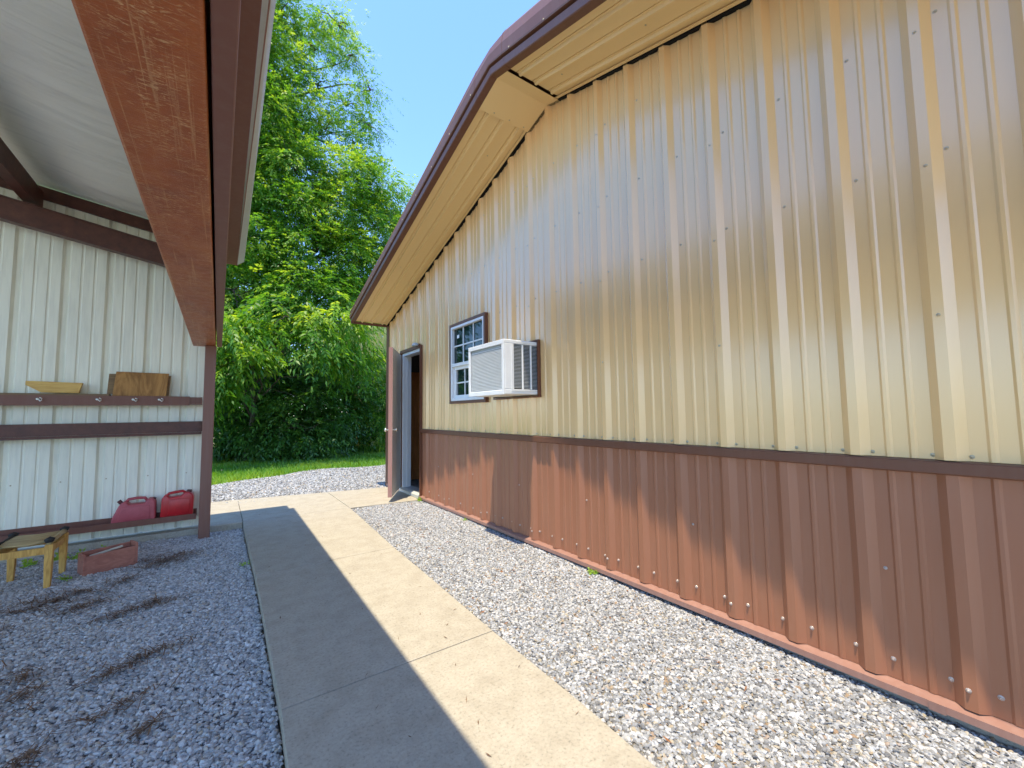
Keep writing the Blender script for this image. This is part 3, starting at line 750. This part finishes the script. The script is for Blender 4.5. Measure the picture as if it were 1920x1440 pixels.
def gas_can(name, pts, y0, th, mat, label, bev, handle, caps, panelpts):
    cx = sum(p[0] for p in pts)/len(pts); zb = min(p[1] for p in pts)
    e = empty(name, (cx, y0+th/2, zb), label, 'gas can', 'fuel cans on the bottom rail')
    a = MB(); a.prism([(x, y0, z) for x, z in pts], (0, th, 0)); a.build('body', mat, e, bevel=bev, smooth=True, seg=4)
    a = MB(); a.prism([(x, y0-.004, z) for x, z in panelpts], (0, .010, 0)); a.build('side_panel', mat, e, bevel=.004, smooth=True, seg=3)
    a = MB(); a.tube([(x, y0+th/2, z) for x, z in handle], .014, 10); a.build('handle', mat, e, smooth=True)
    for (p, q, r) in caps:
        a = MB(); a.tube([(p[0], y0+th/2, p[1]), (q[0], y0+th/2, q[1])], r, 12); a.build('cap', M['darkred'], e, bevel=.003)
gas_can('gas_can', [(-.845, .150), (-.505, .150), (-.503, .19), (-.508, .345), (-.535, .378), (-.575, .375), (-.592, .335), (-.715, .335), (-.735, .368), (-.765, .365), (-.79, .335), (-.840, .21)], 5.738, .135, M['pinkpl'],
        'faded pinkish red fuel can with sloping shoulder, left one on the bottom rail', .018,
        [(-.745, .355), (-.725, .382), (-.66, .389), (-.60, .385), (-.580, .355)], [((-.775, .345), (-.800, .378), .018), ((-.535, .35), (-.515, .378), .013)],
        [(-.795, .185), (-.545, .185), (-.550, .315), (-.765, .315)])
gas_can('gas_can', [(-.470, .150), (-.195, .150), (-.190, .345), (-.203, .385), (-.235, .408), (-.27, .408), (-.30, .372), (-.395, .365), (-.415, .395), (-.44, .392), (-.460, .36)], 5.738, .135, M['redpl'],
        'bright red fuel can next to the brown corner post', .018,
        [(-.425, .375), (-.405, .403), (-.35, .412), (-.29, .418), (-.265, .395)], [((-.235, .395), (-.232, .425), .022)],
        [(-.405, .185), (-.225, .185), (-.222, .345), (-.395, .345)])
# stool
ST = empty('footstool', (-1.17, 4.92, -.075), 'low wooden footstool with woven seat and black wrapped corners', 'footstool')
sx0, sx1, sy0, sy1, zt = -1.315, -1.03, 4.73, 5.10, .285
for x, y in ((sx0, sy0), (sx1, sy0), (sx0, sy1), (sx1, sy1)):
    a = MB(); a.loft([[(x+dx*.020*q, y+dy*.020*q, z) for dx, dy in ((-1, -1), (1, -1), (1, 1), (-1, 1))] for q, z in ((.85, -.085), (1.1, .10), (1.15, zt-.03))]); a.build('leg', M['stoolwood'], ST, bevel=.004)
for (p, q) in (((sx0, sy0), (sx1, sy0)), ((sx0, sy1), (sx1, sy1)), ((sx0, sy0), (sx0, sy1)), ((sx1, sy0), (sx1, sy1))):
    a = MB(); a.bar((p[0], p[1], zt-.075), (q[0], q[1], zt-.075), .018, .05); a.build('rail', M['stoolwood'], ST)
a = MB(); n = 14
for i in range(n):
    y = sy0+.012+(sy1-sy0-.024)*i/(n-1)
    a.tube([(sx0-.005, y, zt-.008), ((sx0+sx1)/2, y, zt-.018), (sx1+.005, y, zt-.008)], .0085, 8)
a.build('seat', M['rope'], ST, smooth=True)
for x in (sx0, sx1):
    a = MB(); a.tube([(x, sy0-.02, zt-.01), (x, (sy0+sy1)/2, zt-.014), (x, sy1+.02, zt-.01)], [.020, .017, .020], 10)
    a.build('end_rail', M['blackstuff' if x == sx0 else 'rope'], ST, smooth=True)
    for y in (sy0-.005, sy1+.005):
        a = MB(); a.tube([(x-.022, y, zt-.006), (x, y, zt+.004), (x+.022, y, zt-.004)], [.02, .026, .02], 10); a.build('corner_wrap', M['blackstuff'], ST, smooth=True)
# crate
CR = empty('wooden_crate', (-.70, 5.0, -.07), 'open reddish wooden crate tilted on the gravel below the cans', 'crate')
A = Vector((-.865, 4.865, -.085)); U = Vector((.315, .13, .01)).normalized(); V = Vector((-U.y, U.x, 0)); Z = Vector((0, 0, 1))
Lc, Wc, Hc = .345, .15, .19
def cb(name, u0, u1, v0, v1, z0, z1, z1b=None):
    m = MB(); m.prism([A+U*u0+V*v0+Z*z0, A+U*u1+V*v0+Z*z0, A+U*u1+V*v1+Z*z0, A+U*u0+V*v1+Z*z0], Z*(z1-z0)); return m.build(name, M['cratewood'], CR, bevel=.002)
cb('side_board', .016, Lc-.016, 0, .012, 0, Hc-.025); cb('side_board', .016, Lc-.016, Wc-.012, Wc, 0, Hc-.01)
cb('end_board', 0, .0155, -.003, Wc+.003, 0, Hc-.012); cb('end_board', Lc-.0155, Lc, -.003, Wc+.003, 0, Hc); cb('bottom', .016, Lc-.016, .0125, Wc-.0125, 0, .012)
a = MB(); p = A+U*.05+V*.05+Z*(Hc-.035); q = A+U*.26+V*.075+Z*(Hc-.018); a.bar(p, q, .025, .012)
tag(a.build('wood_strip', M['palewood'], bevel=.002), 'pale wood strip lying inside the reddish crate', 'wood strip')

# ================================================================== VEGETATION
def mesh_fast(name, verts, faces, mats, parent=None, tone=None, loc=None, mi=None):
    me = bpy.data.meshes.new(name); nv = len(verts); nf, k = faces.shape
    off = np.array([0, 0, 0.])
    if parent is not None: off = np.array(parent.location)
    elif loc is not None: off = np.array(loc)
    me.vertices.add(nv); me.vertices.foreach_set('co', (verts-off).astype(np.float32).ravel())
    me.loops.add(nf*k); me.loops.foreach_set('vertex_index', faces.astype(np.int32).ravel())
    me.polygons.add(nf); me.polygons.foreach_set('loop_start', np.arange(0, nf*k, k, dtype=np.int32))
    me.polygons.foreach_set('loop_total', np.full(nf, k, dtype=np.int32))
    if not isinstance(mats, (list, tuple)): mats = [mats]
    for m in mats: me.materials.append(m)
    if tone is not None:
        at = me.attributes.new('tone', 'FLOAT', 'POINT'); at.data.foreach_set('value', tone.astype(np.float32))
    me.update(calc_edges=True); me.validate()
    o = bpy.data.objects.new(name, me); COL.objects.link(o)
    if parent is not None: o.parent = parent
    elif loc is not None: o.location = loc
    return o
def unit(a): return a/np.maximum(np.linalg.norm(a, axis=-1, keepdims=True), 1e-9)
def leaf_sprays(P, D, tone0, length=.26, leaflets=7, ll=.11, lw=.036, droop=.35):
    """P: spray origins, D: axis directions. returns verts, quads, tone"""
    n = len(P); upv = np.array([0, 0, 1.])
    D = unit(D); S = unit(np.cross(D, upv+rng.normal(0, .35, (n, 3)))); Nn = np.cross(S, D)
    V_, F_, T_ = [], [], []
    sc_ = rng.uniform(.7, 1.25, n)[:, None]
    kk = leaflets
    for i in range(kk):
        if i == kk-1: t = 1.0; side = 0
        else: t = .3+.6*(i//2)/max(1, (kk-1)//2); side = 1 if i % 2 else -1
        base = P+D*(length*t)*sc_ - upv*droop*length*t*t*sc_
        ang = rng.uniform(.75, 1.15, (n, 1))
        dl = unit(D*np.cos(ang)*1.0+S*side*np.sin(ang)-upv*rng.uniform(.1, .7, (n, 1))*droop*1.5) if side else unit(D-upv*droop)
        wv = unit(np.cross(dl, Nn+rng.normal(0, .45, (n, 3))))
        L_ = ll*sc_*rng.uniform(.75, 1.2, (n, 1)); w_ = lw*sc_
        nn = np.cross(wv, dl)
        mid = base+dl*L_*.45-nn*.0
        q = np.stack([base, mid+wv*w_*.5+nn*w_*.18, base+dl*L_-upv*L_*.12, mid-wv*w_*.5+nn*w_*.18], 1)
        V_.append(q.reshape(-1, 3)); T_.append(np.repeat(np.clip(tone0+rng.normal(0, .13, n), 0, 1), 4))
    V_ = np.concatenate(V_); T_ = np.concatenate(T_); F_ = np.arange(len(V_)).reshape(-1, 4)
    return V_, F_, T_
def lobe_points(lobes, per_m3, shell=.35, clump=.55):
    """points inside ellipsoid lobes, gathered in clumps with gaps between"""
    P, D, T = [], [], []
    for (cx, cy, cz, rx, ry, rz) in lobes:
        vol = 4.19*rx*ry*rz; nc = max(8, int(per_m3*vol/26))
        u = unit(rng.normal(0, 1, (nc, 3))); r = rng.uniform(shell, 1, (nc, 1))**(1/2.2)
        C = u*r*np.array([rx, ry, rz])+np.array([cx, cy, cz])
        tone = rng.uniform(.15, .85, nc)
        for c, uu, tt in zip(C, u, tone):
            k = rng.integers(14, 38)
            s = rng.uniform(.18, .42)
            q = rng.normal(0, 1, (k, 3))*np.array([s, s, s*.55])
            # hanging twig shape
            ax = unit(uu+np.array([0, 0, -.35])+rng.normal(0, .3, 3))
            q = q*.6+np.outer(rng.uniform(-.5, .6, k), ax)*s*1.8
            P.append(c+q); D.append(ax[None]*.9+unit(q)*.7+rng.normal(0, .3, (k, 3))); T.append(np.full(k, tt))
    return np.concatenate(P), np.concatenate(D), np.concatenate(T)
def limbs(m, base, tips, r0, seg=6, wob=.12):
    base = Vector(base)
    for tip in tips:
        tip = Vector(tip); pts = []; rad = []
        for i in range(7):
            t = i/6; p = base.lerp(tip, t); p.z += math.sin(t*math.pi)*.25*(tip-base).length*.3
            p += Vector((random.gauss(0, wob), random.gauss(0, wob), random.gauss(0, wob)))*(t > 0)*min(1, (tip-base).length*.3)
            pts.append(p); rad.append(max(.006, r0*(1-t)**1.1+.006))
        m.tube(pts, rad, seg)
def tree(name, label, cat, base, trunk_top, r, lobes, dens, mat, group=None, push=1.0, length=.26, ll=.11, lw=.036, droop=.35, leaflets=7, bark='bark', twigs=True, clip=None):
    lobes = [(x*push, y*push, 1.22+(z-1.22)*push, a*push, b*push, c*push) for x, y, z, a, b, c in lobes]
    e = empty(name, base, label, cat, group)
    m = MB(); b_ = Vector(base); tp = Vector(trunk_top); pts = []; rad = []
    for i in range(8):
        t = i/7; p = b_.lerp(tp, t)+Vector((math.sin(t*5)*.12*t, math.cos(t*4)*.08*t, 0)); pts.append(p); rad.append(r*(1.25-.75*t) if i else r*1.5)
    m.tube(pts, rad, 10)
    for i, (cx, cy, cz, rx, ry, rz) in enumerate(lobes):
        st = pts[3+(i % 5)]
        limbs(m, st, [(cx, cy, cz)], r*.32)
        for _ in range(4):
            uu = Vector((random.gauss(0, 1), random.gauss(0, 1), random.gauss(0, 1))).normalized()
            limbs(m, (cx, cy, cz), [(cx+uu.x*rx*.85, cy+uu.y*ry*.85, cz+uu.z*rz*.85)], r*.10, 5)
    m.build('trunk', M[bark], e, smooth=True)
    P, D, T = lobe_points(lobes, dens)
    P = P[:]; ok = P[:, 2] > .02
    if clip: ok &= clip(P)
    P, D, T = P[ok], D[ok], T[ok]
    V_, F_, T_ = leaf_sprays(P, D, T, length, leaflets, ll, lw, droop)
    V_[:, 2] = np.maximum(V_[:, 2], -.08)
    mesh_fast('crown', V_, F_, M[mat], e, T_)
    return e
off_building = lambda P: ~((P[:, 0] > 1.55) & (P[:, 1] < 7.6)) & ~((P[:, 0] < .6) & (P[:, 1] < 6.3)) & (P[:, 1] > 6.8)
# tall tree whose branches hang in front of the sky
tree('shade_tree', 'tall leafy tree with drooping branches against blue sky beyond the carport', 'tree', (-1.6, 15.0, -.1), (-.6, 14.4, 9.4), .24,
     [(-.2, 12.4, 10.6, 1.1, 1.2, 1.1), (.1, 12.4, 12.4, 1.0, 1.1, .9), (.9, 12.2, 10.6, .8, .8, .7), (.3, 12.0, 8.8, 1.2, 1.2, .7), (1.4, 12.0, 9.5, .8, .7, .5), (1.0, 12.2, 12.0, .7, .7, .45), (1.9, 12.1, 11.6, .65, .5, .32), (2.5, 12.1, 12.6, .7, .5, .35), (2.95, 12.1, 11.9, .40, .35, .42), (3.45, 12.1, 11.0, .35, .3, .40), (2.0, 12.1, 10.5, .6, .5, .28), (2.75, 12.1, 10.2, .5, .4, .22), (3.5, 12.2, 9.95, .45, .3, .15), (3.0, 12.1, 9.2, .5, .4, .25), (3.6, 12.2, 8.8, .35, .3, .22), (2.2, 12.0, 9.2, .6, .5, .25), (1.0, 12.2, 8.2, 1.2, 1.0, .4)],
     600, 'leaf', push=1.12, length=.25, ll=.095, lw=.030, droop=.45, clip=off_building)
tree('shade_tree', 'broad bright green tree filling the gap between carport and building', 'tree', (1.0, 15.0, -.1), (1.6, 14.4, 5.2), .22,
     [(.2, 12.4, 7.1, 1.1, 1.2, .8), (1.5, 12.0, 7.8, 1.0, 1.1, .55), (2.7, 11.9, 7.9, .9, .9, .55), (3.7, 12.0, 7.9, .8, .8, .6), (4.5, 12.2, 7.4, .6, .7, .6), (1.0, 12.0, 6.6, 1.1, 1.1, .7), (2.3, 11.8, 6.8, 1.0, 1.0, .6), (3.6, 12.0, 6.7, .9, .9, .7), (4.4, 12.4, 6.2, .6, .8, .6), (.3, 12.1, 5.6, 1.1, 1.1, .7), (1.7, 11.9, 5.5, 1.1, 1.1, .7), (3.0, 12.0, 5.6, 1.0, 1.0, .7), (3.9, 12.4, 5.3, .8, .9, .6), (.2, 12.0, 4.3, 1.1, 1.1, .8), (1.9, 11.8, 4.4, 1.2, 1.1, .7), (3.0, 12.0, 4.6, .7, .8, .6)],
     330, 'leaf', push=1.10, length=.26, ll=.105, lw=.036, droop=.45, clip=off_building)
# nearer boughs hanging low in front of the thicket
tree('hickory_sapling', 'young tree with large hanging compound leaves in front of dark thicket', 'tree', (.6, 13.0, -.1), (.8, 12.4, 2.8), .06,
     [(.2, 11.5, 3.2, .9, .6, .45), (1.4, 11.5, 3.7, .9, .6, .4), (2.5, 11.8, 3.8, .8, .6, .4), (.3, 11.4, 2.5, .6, .4, .3), (1.9, 11.4, 3.0, .7, .4, .25), (-.4, 11.8, 3.3, .6, .6, .5), (3.1, 12.2, 3.0, .5, .5, .35), (-.35, 11.8, 2.0, .4, .4, .3)],
     330, 'leaf', length=.34, ll=.14, lw=.046, droop=.9, leaflets=9)
tree('thicket_bush', 'dense dark green bush at the grass edge below the trees', 'bush', (1.7, 13.6, -.1), (1.7, 13.5, 1.0), .05,
     [(2.0, 12.5, .85, 1.0, .5, .75), (1.1, 12.9, .8, .7, .5, .7), (2.9, 12.8, 1.3, .7, .5, .7), (1.8, 12.5, 1.7, .9, .4, .5), (.4, 13.6, 1.1, 1.0, .6, .9), (3.1, 13.6, 1.2, .9, .6, .95), (1.3, 13.7, 2.1, 1.2, .5, .7), (2.6, 13.6, 2.4, .9, .5, .6)],
     420, 'leafb', length=.30, ll=.12, lw=.04, droop=.6)
tree('thicket_bush', 'dense dark green bush close behind the carport corner post', 'bush', (-.7, 13.9, -.1), (-.7, 13.8, 1.2), .05,
     [(-.7, 13.8, 1.1, .8, .6, 1.0), (-.4, 13.8, 2.4, .8, .6, .8), (-.5, 13.6, 3.7, .8, .6, .9)],
     400, 'leafb', length=.30, ll=.12, lw=.04, droop=.6)
tree('leafy_shrub', 'sunlit yellow-green shrub just left of the building corner', 'shrub', (4.4, 13.2, -.1), (4.4, 13.2, 1.6), .05,
     [(4.3, 13.0, 1.2, .6, .6, .9), (4.8, 13.2, 2.2, .6, .6, .6), (3.9, 13.3, 2.3, .5, .5, .5), (5.2, 13.4, 1.6, .8, .6, 1.1)],
     380, 'leaf', length=.26, ll=.10, lw=.034, droop=.4)
# backdrop trees further off, closing the gaps down low
for i, (x, y, lab) in enumerate(((-2.8, 17, 'shadowy tree far behind the thicket, left of the others'), (1.0, 18, 'shadowy tree behind the middle of the thicket'), (4.6, 18.5, 'shadowy tree behind the yellow-green shrub'), (8.2, 19, 'shadowy tree behind the far end of the building'))):
    tree('background_tree', lab, 'tree', (x, y, -.1), (x+.2, y, 3.6), .18,
         [(x, y-.4, 1.4, 2.2, 1.0, 1.5), (x+.6, y, 3.6, 2.2, 1.2, 1.5), (x-.4, y+.3, 5.6, 1.7, 1.2, 1.2)], 90, 'leafb', 'trees far behind the thicket', length=.42, ll=.22, lw=.085, droop=.5)
# pale strands seen beside the building corner
RD = empty('reed_clump', (5.3, 15.5, -.1), 'pale sun-bleached stand of tall reeds behind the yellow-green shrub', 'reeds')
n = 2600; bx = rng.uniform(4.3, 7.4, n); by = rng.uniform(15, 16.6, n); h_ = rng.uniform(3.6, 5.6, n)
lean = rng.normal(0, .55, (n, 2)); w_ = rng.uniform(.01, .024, n)
seg_ = 5; VV = []; fa_ = rng.uniform(0, 3.14, n); ca_, sa_ = np.cos(fa_), np.sin(fa_)
for s in range(seg_+1):
    t = s/seg_; px_ = bx+lean[:, 0]*t*t; py_ = by+lean[:, 1]*t*t; pz_ = -.1+h_*t-.35*t**3
    ww = w_*(1-t*.8); VV += [np.stack([px_-ww*ca_, py_-ww*sa_, pz_], 1), np.stack([px_+ww*ca_, py_+ww*sa_, pz_+ww*.8], 1)]
VV = np.stack(VV, 1); base_i = np.arange(n)[:, None]*(2*(seg_+1)); FF = []
for s in range(seg_): FF.append(np.stack([base_i[:, 0]+2*s, base_i[:, 0]+2*s+1, base_i[:, 0]+2*s+3, base_i[:, 0]+2*s+2], 1))
mesh_fast('stalks', VV.reshape(-1, 3), np.concatenate(FF), M['leafp'], RD, np.repeat(rng.uniform(.3, 1, n), 2*(seg_+1)))
# grass
def zg(x, y): return -.06+.012*np.maximum(0, y-10.5)
n = 85000; gx_ = rng.uniform(-3.5, 7.5, n); gy_ = 9.1+rng.uniform(0, 1, n)**1.2*6.5
edge = np.array([gedge(float(v)) for v in gx_])
ok = gy_ > edge+rng.normal(0, .08, n); gx_, gy_ = gx_[ok], gy_[ok]; n = len(gx_)
a_ = rng.uniform(0, 6.28, n); h_ = rng.uniform(.05, .15, n); w_ = rng.uniform(.006, .013, n); ln = rng.uniform(.02, .10, n)
dx, dy = np.cos(a_), np.sin(a_); z_ = zg(gx_, gy_)
p0 = np.stack([gx_-dy*w_, gy_+dx*w_, z_], 1); p1 = np.stack([gx_+dy*w_, gy_-dx*w_, z_], 1)
p2 = np.stack([gx_+dy*w_*.6+dx*ln*.5, gy_-dx*w_*.6+dy*ln*.5, z_+h_*.7], 1); p3 = np.stack([gx_+dx*ln, gy_+dy*ln, z_+h_], 1)
tone_patch = .5+.35*np.sin(gx_*1.7+1)*np.sin(gy_*2.1)+rng.normal(0, .15, n)
o = mesh_fast('grass', np.stack([p0, p1, p2, p3], 1).reshape(-1, 3), np.arange(4*n).reshape(-1, 4), M['grassm'], None, np.repeat(np.clip(tone_patch, 0, 1), 4), loc=(2, 12, -.08))
tag(o, 'short green grass below the trees', 'grass', kind='stuff')

# dead needle litter drifted over the left gravel
def litter(cl, nper, seedl):
    Vs = []
    for (x, y, lx, ly, ang) in cl:
        n = int(nper*max(.25, lx*ly*60)); u = rng.normal(0, .55, (n, 2)); u += .35*np.sin(u[:, ::-1]*5); ca, sa = math.cos(ang), math.sin(ang)
        X = x+u[:, 0]*lx*.75*ca-u[:, 1]*ly*1.2*sa; Y = y+u[:, 0]*lx*.75*sa+u[:, 1]*ly*1.2*ca
        th = ang+rng.normal(0, .9, n); L_ = rng.uniform(.012, .05, n)*rng.uniform(.5, 1, n); w = rng.uniform(.0012, .003, n)
        zz = -.056+rng.uniform(0, .02, n); dz = rng.normal(0, .008, n)
        d = np.stack([np.cos(th)*L_, np.sin(th)*L_, dz], 1); s = np.stack([-np.sin(th)*w, np.cos(th)*w, 0*w], 1); c = np.stack([X, Y, zz], 1)
        Vs.append(np.stack([c-d-s, c-d+s, c+d*.9+s, c+d*.9-s], 1).reshape(-1, 3))
    V_ = np.concatenate(Vs); return V_, np.arange(len(V_)).reshape(-1, 4)
cl = [(-.72, 4.05, .17, .07, -.05), (-.42, 3.78, .26, .055, .25), (-.33, 3.84, .10, .05, .2), (-.27, 3.03, .22, .045, .3), (-.42, 2.92, .12, .03, .4), (-.33, 2.58, .22, .03, .35), (-.75, 3.15, .08, .06, .8), (-.7, 2.95, .08, .04, .2), (-.78, 2.25, .14, .05, .5), (-.55, 2.4, .05, .03, .2),
      (-.55, 4.5, .14, .06, .2), (-.9, 4.3, .3, .12, .1), (-1.2, 3.9, .25, .06, 0), (-.35, 4.9, .3, .14, .2), (-.2, 2.35, .12, .03, .5), (-1.1, 3.1, .3, .08, .4), (-.9, 2.7, .25, .05, .3)]
V_, F_ = litter(cl, 210, 1); o = mesh_fast('needle_litter', V_, F_, M['needle'], loc=(-.6, 3.5, -.06)); tag(o, 'drifts of dead brown needles lying on the shaded gravel', 'dead needles', kind='stuff')
# bits of leaf on the slabs
n = 90; X = rng.uniform(.3, 2.2, n); Y = rng.uniform(1.0, 7.0, n); ok = (X < 1.3) | (Y > 5.8); X, Y = X[ok], Y[ok]; n = len(X); th = rng.uniform(0, 3.14, n); L_ = rng.uniform(.004, .022, n); w = rng.uniform(.0012, .0035, n)
c = np.stack([X, Y, np.full(n, .004)], 1); d = np.stack([np.cos(th)*L_, np.sin(th)*L_, rng.uniform(0, .004, n)], 1); s = np.stack([-np.sin(th)*w, np.cos(th)*w, 0*w], 1)
o = mesh_fast('leaf_crumbs', np.stack([c-d, c+s, c+d, c-s], 1).reshape(-1, 3), np.arange(4*n).reshape(-1, 4), M['needle'], loc=(1, 4, 0)); tag(o, 'tiny dry leaf crumbs scattered on the concrete walkway', 'leaf crumbs', kind='stuff')
n = 150; X = rng.uniform(1.35, 2.38, n); Y = rng.uniform(.8, 5.5, n); th = rng.uniform(0, 3.14, n); L_ = rng.uniform(.006, .022, n); w = rng.uniform(.002, .006, n)
c = np.stack([X, Y, np.full(n, .002)-.012*(Y < 2)], 1); d = np.stack([np.cos(th)*L_, np.sin(th)*L_, rng.normal(0, .004, n)], 1); s = np.stack([-np.sin(th)*w, np.cos(th)*w, rng.normal(0, .002, n)], 1)
ok = X > np.array([ev(ER, v) for v in Y])+.02; c, d, s = c[ok], d[ok], s[ok]; n = len(c)
o = mesh_fast('dry_leaves', np.stack([c-d, c+s, c+d, c-s], 1).reshape(-1, 3), np.arange(4*n).reshape(-1, 4), M['dryleaf'], loc=(1.9, 3, 0)); tag(o, 'small reddish dry leaf bits scattered over the sunlit gravel strip', 'dry leaves', kind='stuff')
# small weeds
def weed(x, y, z, s, n, label):
    e = empty('weed', (x, y, z), label, 'weed', 'weeds rooted in the gravel')
    P = np.tile(np.array([[x, y, z]]), (n, 1))+rng.normal(0, s*.15, (n, 3))*np.array([1, 1, .2]); D = np.stack([rng.normal(0, .6, n)-.2, rng.normal(0, .6, n), rng.uniform(.4, 1.2, n)], 1)
    V_, F_, T_ = leaf_sprays(P, D, np.full(n, .85), s, 5, s*.55, s*.3, .2); V_[:, 2] = np.maximum(V_[:, 2], z); mesh_fast('leaves', V_, F_, M['leafp' if 0 else 'grassm'], e, T_)
weed(2.37, 2.30, -.02, .05, 9, 'small green weed sprouting at the base trim under the middle of the wall')
weed(2.36, 4.28, -.02, .035, 6, 'tiny green weed at the base trim left of the air conditioner shadow')
weed(2.37, 5.62, -.01, .05, 8, 'tiny green weed at the slab corner beside the doorway')
weed(.225, 4.35, -.07, .05, 5, 'small weed at the left edge of the shaded walkway')
weed(-.93, 4.83, -.07, .05, 6, 'small weed between the stool and the reddish crate')
for x, y in ((-1.0, 5.5), (-1.12, 5.55), (-.85, 5.6), (-1.3, 5.5)):
    weed(x, y, -.075, .07, 8, 'low weeds growing in the shade behind the stool along the slab edge')
